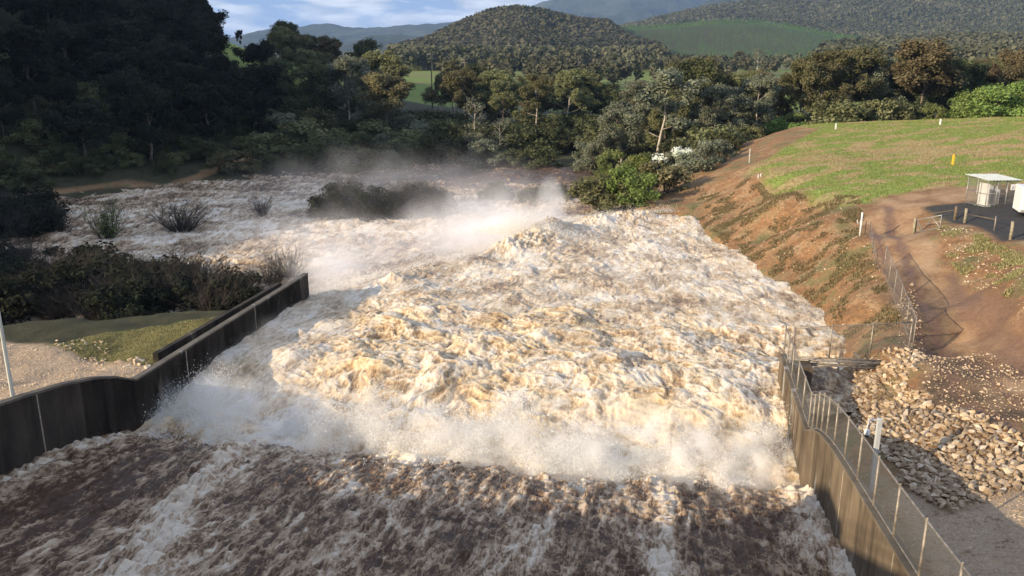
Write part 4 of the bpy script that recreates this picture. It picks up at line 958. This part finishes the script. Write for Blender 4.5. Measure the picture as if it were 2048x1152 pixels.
# caged instrument hut
hz = Vector(gpt(1969, 419, 4.4)); root = empty('instrument_hut', hz); tag(root, 'caged instrument hut with pale green sheet roof on the asphalt pad', 'hut')
yaw = .06; ux = Vector((math.cos(yaw), math.sin(yaw), 0)); uy = Vector((-math.sin(yaw)-.28, math.cos(yaw), 0)).normalized(); W_, D_, Hh = 2.65, 2.1, 2.35
def HP(a, b_, z): return ux*a+uy*b_+Vector((0, 0, z))
for (x, y) in [(0, 0), (W_*.33, 0), (W_*.66, 0), (W_, 0), (0, D_*.5), (0, D_), (W_*.5, D_), (W_, D_), (W_, D_*.5)]:
    b = MB(); b.tube([HP(x, y, -.2), HP(x, y, Hh+(0 if y else -.02)+.08*y/D_)], .035, 6); b.build('post', M['steel'], root, True)
b = MB()
for z in (.08, 1.2, Hh-.03): b.tube([HP(0, 0, z), HP(W_, 0, z), HP(W_, D_, z), HP(0, D_, z), HP(0, 0, z)], .025, 6)
b.build('rail', M['steel'], root, True)
uvmesh('wire_mesh', [(HP(0, 0, .05), HP(W_, 0, .05), HP(W_, 0, Hh), HP(0, 0, Hh)), (HP(0, D_, .05), HP(0, 0, .05), HP(0, 0, Hh), HP(0, D_, Hh)), (HP(W_, 0, .05), HP(W_, D_, .05), HP(W_, D_, Hh), HP(W_, 0, Hh)), (HP(W_, D_, .05), HP(0, D_, .05), HP(0, D_, Hh), HP(W_, D_, Hh))], M['chain'], root)
b = MB(); V = []; Fs = []; n = 40
for i in range(n+1):
    f = i/n; x = -.15+(W_+.3)*f; zz = Hh+.05+.025*math.sin(f*n*1.57)
    for (y, dz) in ((-.25, -.04), (D_+.3, .14)): V.append(HP(x, y, zz+dz)); V.append(HP(x, y, zz+dz+.02))
for i in range(n): k = i*4; Fs += [(k+1, k+5, k+7, k+3), (k, k+2, k+6, k+4), (k, k+4, k+5, k+1), (k+2, k+3, k+7, k+6)]
Fs += [(0, 1, 3, 2), (4*n, 4*n+2, 4*n+3, 4*n+1)]
b.add(V, Fs); b.build('roof', M['roof_green'], root)
b = MB(); c8 = [HP(.55, .45, .05), HP(1.55, .45, .05), HP(1.55, 1.5, .05), HP(.55, 1.5, .05), HP(.55, .45, 1.95), HP(1.55, .45, 1.45), HP(1.55, 1.5, 1.45), HP(.55, 1.5, 1.95)]; b.hexa(c8)
cab = b.build('cabinet', M['white_paint'], root)
b = MB(); b.hexa([HP(.62, .43, .2), HP(1.48, .43, .2), HP(1.48, .449, .2), HP(.62, .449, .2), HP(.62, .43, 1.55), HP(1.48, .43, 1.2), HP(1.48, .449, 1.2), HP(.62, .449, 1.55)]); b.build('cabinet_door', M['steel'], cab)
b = MB(); b.hexa([HP(2.0, -.05, 1.5), HP(2.4, -.05, 1.5), HP(2.4, -.035, 1.5), HP(2.0, -.035, 1.5), HP(2.0, -.05, 2.0), HP(2.4, -.05, 2.0), HP(2.4, -.035, 2.0), HP(2.0, -.035, 2.0)]); sg = b.build('sign', M['white_paint'], root)
b = MB(); b.tube([HP(2.1, -.056, 1.62), HP(2.2, -.056, 1.85), HP(2.3, -.056, 1.62), HP(2.1, -.056, 1.62)], .018, 5); b.build('sign_mark', M['black_plastic'], sg)
# white box trailer cut by the right edge
tp = Vector(gpt(2032, 441, 4.5)); root = empty('box_trailer', tp, -.28); tag(root, 'white box trailer cut by the right edge of the asphalt pad', 'trailer')
b = MB(); b.box((2.4, 1.0, 1.45), (4.6, 2.0, 2.0)); bo = b.build('body', M['white_paint'], root, bevel=.06)
b = MB(); b.box((2.4, 1.0, .36), (4.5, 1.8, .16)); b.build('chassis', M['black_plastic'], root)
for x in (1.5, 3.3):
    for y in (.06, 1.94):
        b = MB(); b.tube([(x, y-.11, .33), (x, y+.11, .33)], .33, 20); w = b.build('wheel', M['rubber'], root, True)
        b = MB(); b.tube([(x, y-.13, .33), (x, y+.13, .33)], .18, 14); b.build('rim', M['steel'], w, True)
b = MB(); b.box((2.4, -.015, .58), (4.4, .02, .12)); b.build('side_stripe', M['steel'], root)
# survey pegs
def peg(px, py, top, z0, r, lab, mt='white_paint', nm='survey_peg'):
    q = on_ground(px, py, 40); x, y, z = q[:3]; h = max(.3, depth_at(px, top, q[3])[2]-z)
    b = MB(); b.box((0, 0, h/2-.1), (r*2, r*2, h+.2)); b.box((0, 0, h+.02), (r*1.5, r*1.5, .04)); o = b.build(nm, M[mt]); o.location = (x, y, z); tag(o, lab, 'peg')
peg(1671, 259, 247, 5.6, .09, 'short white peg near the left part of the grass crest')
peg(1880, 250, 238, 6.6, .09, 'short white peg on the grass crest under the biggest gum')
peg(1498, 326, 296, 2.6, .035, 'tall thin pale stake where the brown slope meets the grass')
peg(1516, 358, 349, 2.7, .05, 'left one of two tiny white pegs at the edge of the grass')
peg(1521, 356, 348, 2.8, .05, 'right one of two tiny white pegs at the edge of the grass')
peg(1905, 330, 309, 5, .09, 'orange yellow marker post in the dry grass', 'yellow_paint', 'marker_post')
# camera pole beside the right wall
cp = on_ground(1741, 985, 20); root = empty('camera_pole', cp[:3]); tag(root, 'grey steel pole with a white dome camera behind the right wall fence', 'camera pole')
hp = depth_at(1755, 818, cp[3])[2]-cp[2]
b = MB(); b.box((0, 0, hp/2-.1), (.20, .16, hp+.2)); b.build('pole', M['pale_steel'], root, bevel=.01)
b = MB(); b.tube([(-.06, 0, hp-.12), (-.22, 0, hp-.05), (-.45, -.03, hp-.08), (-.5, -.03, hp-.3), (-.5, -.03, hp-.5)], .04, 8); arm = b.build('bracket', M['white_paint'], root, True)
b = MB(); prof2 = [(.06, .0), (.10, -.04), (.13, -.14), (.14, -.24)]
b.tube([(-.5, -.03, hp-.48+z) for r, z in prof2], [r for r, z in prof2], 16); b.build('camera_housing', M['white_paint'], root, True)
b = MB(); dm = [(.13, 0), (.115, -.06), (.075, -.11), (.02, -.13)]; b.tube([(-.5, -.03, hp-.72+z) for r, z in dm], [r for r, z in dm], 16); b.build('camera_dome', M['black_plastic'], root, True)
# lamp post on the left
lp = on_ground(29, 812, 20); root = empty('lamp_post', lp[:3]); tag(root, 'pale galvanised lamp post on the gravel at the left edge', 'lamp post')
b = MB(); b.tube([(0, 0, -.2), (0, 0, 6.5)], [.10, .07], 8); b.build('post', M['roof_green'], root)
b = MB(); b.tube([(0, 0, 6.4), (-.1, 0, 6.7), (-.9, 0, 6.85)], .035, 6); b.build('arm', M['steel'], root, True)
b = MB(); b.box((-1.1, 0, 6.84), (.5, .2, .1)); b.build('lamp_head', M['steel'], root, bevel=.03)
b = MB(); b.box((0, 0, .02), (.35, .35, .04)); b.build('base_plate', M['steel'], root)
# power poles
for px, t, top, lab in ((862, 300, 107, 'nearest timber power pole with crossarm above the green paddock'), (929, 430, 118, 'middle power pole against the foot of the wooded hill'), (969, 540, 124, 'farthest and smallest of the three power poles')):
    x, y, z = depth_at(px, top, t); g_ = float(terrain(np.array([x]), np.array([y]), False)[0]); root = empty('power_pole', (x, y, g_)); tag(root, lab, 'power pole'); H_ = z-g_
    b = MB(); b.tube([(0, 0, -.5), (0, 0, H_)], [.26, .17], 8); b.build('pole', M['coping'], root, True)
    for zz in (H_-.5, H_-1.9):
        b = MB(); b.box((0, 0, zz), (3.0, .16, .18), .35); b.build('crossarm', M['coping'], root)
        for k in (-1.35, -.5, .5, 1.35): b = MB(); b.tube([(k*.94, k*.34, zz+.08), (k*.94, k*.34, zz+.38)], .08, 6); b.build('insulator', M['white_paint'], root)
# ------------------------------------------------------------------ stones
def rockmesh(seed, flat=.7):
    rs = np.random.default_rng(seed); bm = bmesh.new()
    for p in rs.normal(size=(12, 3)):
        p = p/np.linalg.norm(p)*rs.uniform(.75, 1.); bm.verts.new((p[0]*1.15, p[1]*.85, p[2]*flat))
    r = bmesh.ops.convex_hull(bm, input=bm.verts)
    bmesh.ops.delete(bm, geom=[g for g in r['geom_interior'] if isinstance(g, bmesh.types.BMVert)], context='VERTS')
    me = bpy.data.meshes.new('rock'); bm.to_mesh(me); bm.free(); me.materials.append(M['rock']); return me
RM = [rockmesh(s, random.choice((.55, .7, .85))) for s in range(10)]
def rock(x, y, z, s, lab, group):
    o = bpy.data.objects.new('rock', random.choice(RM)); o.location = (x, y, z); o.scale = (s*random.uniform(.8, 1.25), s*random.uniform(.8, 1.2), s)
    o.rotation_euler = (random.uniform(-.5, .5), random.uniform(-.5, .5), random.uniform(0, 6.28)); link(o); tag(o, lab, 'rock', group); return o
OCT = np.array([(1,0,0),(0,1,0),(-1,0,0),(0,-1,0),(0,0,1),(0,0,-1)], float); OF = np.array([(0,1,4),(1,2,4),(2,3,4),(3,0,4),(1,0,5),(2,1,5),(3,2,5),(0,3,5)])
def scatter(name, x, y, z, s, m, rs, label, cat, flat=.7, smooth=False):
    n = len(x); base = OCT[None]*rs.uniform(.6, 1.3, (n, 6, 1)); a = rs.uniform(0, 6.28, n); ca, sa = np.cos(a)[:, None], np.sin(a)[:, None]
    bx = base[..., 0]*ca-base[..., 1]*sa; by = base[..., 0]*sa+base[..., 1]*ca
    V = np.stack([x[:, None]+bx*s[:, None], y[:, None]+by*s[:, None], z[:, None]+base[..., 2]*s[:, None]*flat], -1).reshape(-1, 3)
    Fq = (OF[None]+np.arange(n)[:, None, None]*6).reshape(-1, 3)
    o = npmesh(name, V, Fq, m, smooth, {'tint': ('POINT', np.repeat(rs.random(n), 6))}); tag(o, label, cat, kind='stuff'); return o
def inpoly(rs, pts, n, wob=0.):
    p = np.array([q[:2] for q in pts]); x = rs.uniform(p[:, 0].min(), p[:, 0].max(), n); y = rs.uniform(p[:, 1].min(), p[:, 1].max(), n)
    k = poly_sdf(x, y, p)+(fbm(x/1.5, y/1.5, 3, 4)*wob if wob else 0) > 0; return x[k], y[k]
rs = np.random.default_rng(99)
RIP = [at(a, b, z) for a, b, z in ((1690,752,-2.),(1740,722,-.6),(1800,706,.2),(1835,702,.4),(1842,735,.3),(1815,770,.2),(1860,805,.3),(1950,845,.4),(2060,895,.7),(2140,930,.8),(2140,975,.8),(2048,985,.8),(1965,992,.4),(1905,1035,.2),(1850,1010,-.2),(1790,930,-.8),(1745,890,-1.1),(1700,840,-1.9),(1672,800,-2.7))]
x, y = inpoly(rs, RIP, 44000, .6); s = rs.gamma(2.6, .043, len(x)); s = np.clip(s, .05, .25)
order = np.argsort(-s); x, y, s = x[order], y[order], s[order]; keepx = []
cell = {}
for i in range(len(x)):     # big ones first, no two on the same spot
    c = (int(x[i]//.45), int(y[i]//.45)); ok = True
    for a in (-1, 0, 1):
        for b_ in (-1, 0, 1):
            for j in cell.get((c[0]+a, c[1]+b_), ()):
                if (x[i]-x[j])**2+(y[i]-y[j])**2 < ((s[i]+s[j])*.62)**2: ok = False; break
            if not ok: break
        if not ok: break
    if ok: cell.setdefault(c, []).append(i); keepx.append(i)
x, y, s = x[keepx], y[keepx], s[keepx]; z = terrain(x, y)
for i in range(min(300, len(x))): rock(x[i], y[i], z[i]+s[i]*.25, s[i], 'pale angular rock in the rubble heap behind the right spillway wall', 'rocks of the rubble heap')
if len(x) > 300:
    V = []; Fs = []; b0 = 0; acc = []
    arr = [(np.array([v.co for v in m.vertices]), [tuple(p.vertices) for p in m.polygons]) for m in RM]
    for i in range(300, len(x)):
        v, f = arr[i % 10]; a = rs.uniform(0, 6.28); ca, sa = math.cos(a), math.sin(a); w = v*s[i]
        acc.append(np.stack([w[:, 0]*ca-w[:, 1]*sa+x[i], w[:, 0]*sa+w[:, 1]*ca+y[i], w[:, 2]+z[i]+s[i]*.3], 1)); Fs += [tuple(b0+k for k in p) for p in f]; b0 += len(v)
    me = bpy.data.meshes.new('rubble'); me.from_pydata(np.concatenate(acc).tolist(), [], Fs); me.materials.append(M['rock']); tag(link(bpy.data.objects.new('rubble', me)), 'smaller pale stones filling the rubble heap', 'rubble', kind='stuff')
lr = [at(*q)[:2] for q in ((118,690,-1.2),(160,705,-1.1),(215,718,-1),(262,724,-.9),(300,727,-.8),(330,728,-.6))]
for i in range(54):
    k = random.uniform(0, 4.999); a, b_ = lr[int(k)], lr[int(k)+1]; f = k-int(k); px_, py_ = a[0]+(b_[0]-a[0])*f+random.gauss(0, .3), a[1]+(b_[1]-a[1])*f+random.gauss(0, .35)
    rock(px_, py_, tz(px_, py_)+.05, random.uniform(.10, .2)+(.12*random.random() if k > 2.5 else 0), 'pale stone in the row between the gravel and the left grass patch', 'stones edging the left grass patch')
for i in range(40):
    px_, py_, _ = at(random.uniform(110, 220), random.uniform(676, 700), -1.2); rock(px_, py_, tz(px_, py_)+.03, random.uniform(.07, .16), 'small stone scattered at the river end of the left gravel', 'small stones at the river end of the left gravel')
BANK = [at(a, b, z) for a, b, z in ((1640,640,-2.4),(1560,572,-2.4),(1450,492,-2.3),(1380,437,-2.2),(1400,385,-.6),(1500,350,2.6),(1600,385,3.2),(1720,400,3.2),(1730,450,2.8),(1770,560,1.3),(1820,700,.4),(1690,705,-2.6))]
x, y = inpoly(rs, BANK, 3000); z = terrain(x, y); scatter('bank_stones', x, y, z+.01, rs.gamma(1.6, .017, len(x))+.015, M['rock'], rs, 'small stones strewn over the washed out brown bank', 'stones')
CUT = [at(a, b, z) for a, b, z in ((1870,440,3.8),(2048,500,4.3),(2200,560,4.4),(2300,700,2),(2048,690,1.2),(1960,600,1.8),(1890,520,2.6))]
x, y = inpoly(rs, CUT, 1300); z = terrain(x, y); scatter('cutting_stones', x, y, z+.01, rs.gamma(1.6, .02, len(x))+.015, M['rock'], rs, 'small stones on the orange cutting above the dirt road', 'stones')
GR = [uv2w(-22, 36.9), uv2w(-10, 36.9), at(1745,975,-1)[:2], at(1890,1045,0)[:2], at(1960,1000,.4)[:2], at(2100,985,.8)[:2], at(2300,1150,1)[:2], uv2w(-30, 50)]
x, y = inpoly(rs, GR, 22000); z = terrain(x, y); scatter('gravel', x, y, z, rs.gamma(2, .014, len(x))+.012, M['rock'], rs, 'loose gravel behind the right spillway wall', 'gravel')
GL = [uv2w(-14, -.9), uv2w(5, -.9), at(300,738,-1)[:2], at(210,722,-1)[:2], at(95,694,-1.2)[:2], at(-60,676,-1.2)[:2], at(-200,700,-1)[:2], uv2w(-12, -24)]
x, y = inpoly(rs, GL, 30000); z = terrain(x, y); scatter('gravel', x, y, z, rs.gamma(2, .013, len(x))+.012, M['rock'], rs, 'loose pinkish gravel behind the left spillway wall', 'gravel')
RD = [at(a, b, z)[:2] for a, b, z in ((1850,700,.4),(1960,700,.7),(2100,790,.8),(2100,880,.7),(1960,845,.5),(1850,790,.3),(1780,600,1.2),(1830,560,1.6))]
x, y = inpoly(rs, RD, 4000); z = terrain(x, y); scatter('road_stones', x, y, z, rs.gamma(2, .018, len(x))+.012, M['rock'], rs, 'loose stones on the lower dirt road', 'stones')
# ------------------------------------------------------------------ grass
def tufts(name, label, x, y, h, m, rs, w=.05, nb=3):
    n = len(x); z = terrain(x, y); k = n*nb; X0 = np.repeat(x, nb)+rs.normal(size=k)*.08; Y0 = np.repeat(y, nb)+rs.normal(size=k)*.08; Z0 = np.repeat(z, nb)-.03
    a = rs.uniform(0, 3.14, k); hh = h*rs.uniform(.5, 1.2, k); lx = rs.normal(size=k)*hh*.45; ly = rs.normal(size=k)*hh*.45; dx, dy = np.cos(a)*w, np.sin(a)*w
    V = np.stack([np.stack([X0-dx, Y0-dy, Z0], 1), np.stack([X0+dx, Y0+dy, Z0], 1), np.stack([X0+lx, Y0+ly, Z0+hh], 1)], 1).reshape(-1, 3)
    o = npmesh(name, V, np.arange(k*3).reshape(-1, 3), m, False, {'tint': ('POINT', np.repeat(rs.random(k), 3))}); tag(o, label, 'grass', kind='stuff')
M['grass_blade'] = leafmat('grass_blade', (.15, .20, .045), (.36, .42, .12), .3); M['straw'] = leafmat('straw', (.30, .24, .11), (.60, .48, .26), .3); M['weed'] = leafmat('weed', (.15, .14, .055), (.42, .36, .18), .3)
FLD = [at(*q) for q in ((1500,340,2.6),(1560,300,3.6),(1640,262,4.8),(1590,250,4.6),(1800,225,6.3),(2100,215,7),(2300,370,5.2),(2048,385,4.8),(1900,383,4.4),(1790,392,3.9),(1735,405,3.5),(1650,398,3.3),(1560,372,3))]
x, y = inpoly(rs, FLD, 90000, .6); k = strawf(x, y) < rs.random(len(x))*.9+.05
tufts('meadow_grass', 'green grass of the sloping paddock at the right', x[k], y[k], .16, M['grass_blade'], rs); tufts('dry_grass', 'straw coloured seed heads over the right paddock', x[~k], y[~k], .22, M['straw'], rs, .04)
x, y = inpoly(rs, BANK, 60000); k = fbm(x/2.2, y/2.2, 4, 23) > .12; tufts('bank_weeds', 'tufts of olive weeds on the washed out bank', x[k], y[k], .18, M['weed'], rs, .05)
x, y = inpoly(rs, CUT, 20000); k = fbm(x/2, y/2, 4, 25) > .2; tufts('cutting_weeds', 'tufts of olive weeds on the orange cutting', x[k], y[k], .16, M['weed'], rs, .05)
GLP = [at(*q) for q in ((100,694,-1.2),(200,664,-1.3),(440,632,-1.5),(470,650,-1.6),(330,735,-1),(230,718,-1))]
x, y = inpoly(rs, GLP, 26000, .4); tufts('verge_grass', 'short yellow green grass beside the left spillway wall', x, y, .10, M['weed'], rs, .04)
# ------------------------------------------------------------------ spray and mist
g = G('spray'); cc = (.95, .93, .88)
d_ = g.n('ShaderNodeBsdfDiffuse', {'Color': cc}); t_ = g.n('ShaderNodeBsdfTranslucent', {'Color': cc}); m_ = g.n('ShaderNodeMixShader', {0: .5, 1: d_.outputs[0], 2: t_.outputs[0]}); g.nt.links.new(m_.outputs[0], g.out.inputs[0]); spraym = g.m
def drops(label, P0, s, rs):
    n = len(P0); a = rs.normal(size=(n, 3, 3)); a /= np.linalg.norm(a, axis=2, keepdims=True)
    V = (P0[:, None]+a*s[:, None, None]).reshape(-1, 3); o = npmesh('spray', V, np.arange(n*3).reshape(-1, 3), spraym); tag(o, label, 'spray', kind='stuff')
def plume_pts(cu, cv, n, hgt, wid, rs):
    """drops thrown up and blown back from single bursts"""
    k = rs.integers(0, len(cu), n); w = wid[k]; f = rs.random(n)**1.6*hgt[k]
    u = cu[k]+rs.normal(size=n)*w*(.35+.5*f)+f*.5; v = cv[k]+rs.normal(size=n)*w*(.35+.6*f)
    return u, v, f
nb = 420; cv = rs.uniform(.3, 35.7, nb); cu = rs.normal(size=nb)*1.3+.9+jumpline(cv)+1.2; pw = np.clip(fbm(cv/3.2, cv*0, 3, 35)*1.4+.5, .08, 1.6)
u, v, f = plume_pts(cu, cv, 420000, pw*rs.uniform(.5, 2.3, nb), rs.uniform(.25, .9, nb), rs)
k = (v > .05) & (v < 35.95); u, v, f = u[k], v[k], f[k]; X_, Y_ = uv2w(u, v); zb = -2.9+.9*sstep(0, 6, u)
drops('ragged plumes of drops bursting up at the foot of the chute', np.stack([X_, Y_, zb+f], 1), rs.gamma(2., .010, len(u))+.008, rs)
n = 330000; u = 1+rs.random(n)**1.3*24; v = rs.uniform(.6, 35.4, n); P0, at_, _ = spill_fn(u, v); keepd = rs.random(n) < np.clip(at_['gold']*.9*(fbm(u/1.3, v/1.3, 3, 37)+.45), 0, 1)
P0 = P0[keepd]; P0[:, 2] += rs.exponential(.13, len(P0)); P0[:, :2] += rs.normal(size=(len(P0), 2))*.05
drops('fine drops leaping off the boiling water', P0, rs.gamma(2., .005, len(P0))+.004, rs)
n2 = 60000; k = rs.uniform(0, 9, n2); i = k.astype(int); f = k-i; ex = EDGEX[i, 0]+(EDGEX[i+1, 0]-EDGEX[i, 0])*f; ey = EDGEX[i, 1]+(EDGEX[i+1, 1]-EDGEX[i, 1])*f
lump_ = np.clip(fbm(k*3., k*0, 3, 38)+.4, 0, 1.2); z2 = -2.0+rs.exponential(.16, n2)*(.4+lump_*1.6)
gx, gy, _ = at(1070, 464, -1.5); n3 = 90000; g1 = rs.normal(size=(n3, 3)); ga_ = rs.random(n3)**.6*4.2; th = rs.choice(np.linspace(-.5, 3.6, 23), n3)+rs.normal(size=n3)*.06
P1 = np.stack([ex+rs.normal(size=n2)*.5, ey+.5+rs.normal(size=n2)*.7, z2], 1)
P2 = np.stack([gx-1.2+g1[:, 0]*2.6, gy+.6+g1[:, 1]*1.1-.25*g1[:, 0]*2.6, -1.9+np.abs(g1[:, 2])*1.3*np.exp(-(g1[:, 0]-.3)**2/2.2)], 1)
drops('drops torn off along the overflow edge and the golden wave', np.concatenate([P1, P2]), rs.gamma(2., .010, n2+n3)+.008, rs)
qx, qy, qz = depth_at(1100, 440, 105); n4 = 30000; hh = rs.random(n4)**1.5*4.4; P3 = np.stack([qx+rs.normal(size=n4)*(.5+hh*.22), qy+rs.normal(size=n4)*(.5+hh*.2), qz-1.5+hh], 1)
drops('white plume of drops shooting up behind the golden wave', P3, rs.gamma(2., .008, n4)+.006, rs)
def mistmat(name, blobs, nscale, col=(1, .97, .93), cut=(.38, .72), step=1., mul=1.):
    g = G(name); co = g.co(); tot = None
    wob = g.n('ShaderNodeVectorMath', {0: g.noise(nscale*.6, 3, .5, col=True), 1: (.5, .5, .5)}, operation='SUBTRACT').outputs[0]
    for (c, r, rz, d) in blobs:
        a = g.n('ShaderNodeVectorMath', {0: co, 1: tuple(c)}, operation='SUBTRACT').outputs[0]
        a = g.n('ShaderNodeMapping', {'Vector': a, 'Rotation': (0, 0, rz)}).outputs[0]
        a = g.n('ShaderNodeVectorMath', {0: a, 1: tuple(r)}, operation='DIVIDE').outputs[0]
        a = g.n('ShaderNodeVectorMath', {0: a, 1: wob}, operation='ADD').outputs[0]
        l = g.n('ShaderNodeVectorMath', {0: a, 1: a}, operation='DOT_PRODUCT').outputs['Value']
        f = g.math('SUBTRACT', 1., l, clamp=True); f = g.math('MULTIPLY', g.math('MULTIPLY', f, f), d*mul)
        tot = f if tot is None else g.math('ADD', tot, f)
    nz = g.ramp(g.noise(nscale, 5, .6, .2), [(cut[0], 0.), (cut[1], 1.)])
    pv = g.n('ShaderNodeVolumePrincipled', {'Color': col, 'Density': g.math('MULTIPLY', tot, nz), 'Anisotropy': -.3})
    g.nt.links.new(pv.outputs[0], g.out.inputs['Volume']); g.m.cycles.volume_step_rate = step; return g.m
def mistbox(label, lo, hi, m, rz=0, o=(0, 0, 0)):
    b = MB(); c = [(lo[i]+hi[i])/2 for i in range(3)]; b.box(c, [hi[i]-lo[i] for i in range(3)])
    ob = b.build('mist', m); ob.location = o; ob.rotation_euler = (0, 0, rz); tag(ob, label, 'mist', kind='stuff')
# mist over the toe of the chute, in the frame of the spillway (x across, y downstream)
jb = []
for (vv, uu, rv, ru, rz_, d) in ((4,3.0,5,3.6,2.2,.55),(9,2.2,4,2.6,2.3,.6),(13,1.8,3,2.2,2.4,.55),(17,1.5,3.,2.2,1.9,.6),(21,1.3,3.4,2.4,2.3,.75),(25.5,1.5,3.2,2.6,2.6,.8),(30,1.8,3.2,3.0,2.6,.8),(34,1.6,2.4,2.6,2.2,.8),(7,8,6,6,2.4,.16),(2.5,13,3.5,10,2.6,.12),(28,5.5,8,5,2.2,.22),(18,5,8,4.5,2.2,.2),(10,-.8,5,2,1.8,.3),(24,-.9,6,2,1.8,.35),(32,-.9,4,2.2,1.8,.4)):
    jb.append(((vv-18, uu-.9, -2.4), (rv, ru, rz_), 0, d))
mistbox('drifting white mist over the foot of the chute', (-18.0, -4.4, -4.4), (18.0, 22, 1.6), mistmat('jump_mist', jb, .55, (1, .985, .96), cut=(.46, .74), mul=2.1), -AZ, (MID[0], MID[1], 0))
rb = []
for (px, py, t, r, d) in ((655,548,80,(4,4,4.2),.26),(720,520,86,(6,4,3.0),.13),(640,480,95,(14,10,4),.05),(860,480,100,(12,7,3.6),.10),(970,480,100,(7,4,3.2),.50),(1040,458,103,(7,4,3.4),.75),(940,440,114,(12,8,4.2),.12),(1102,418,109,(2.2,2.2,5.0),.9),(1000,410,122,(14,8,5),.05),(800,400,135,(34,22,10),.014)):
    rb.append((depth_at(px, py, t), r, 0, d))
mistbox('mist drifting over the river behind the overflow edge', (-62, 72, -8), (22, 158, 9), mistmat('river_mist', rb, .28, (.97, .97, 1.), (.30, .70), mul=2.))
hz_ = MB(); hz_.box((0, 4000, 255), (24000, 20000, 540)); hzo = hz_.build('haze', None)
g = G('haze'); pv = g.n('ShaderNodeVolumePrincipled', {'Color': (.42, .64, 1.), 'Density': .00006, 'Anisotropy': .1}); g.nt.links.new(pv.outputs[0], g.out.inputs['Volume']); hzo.data.materials.append(g.m); tag(hzo, kind='stuff')
print('placed', len(placed))
for k, o in protos.items():
    if k not in used:
        for c in list(o.children): bpy.data.objects.remove(c)
        bpy.data.objects.remove(o)
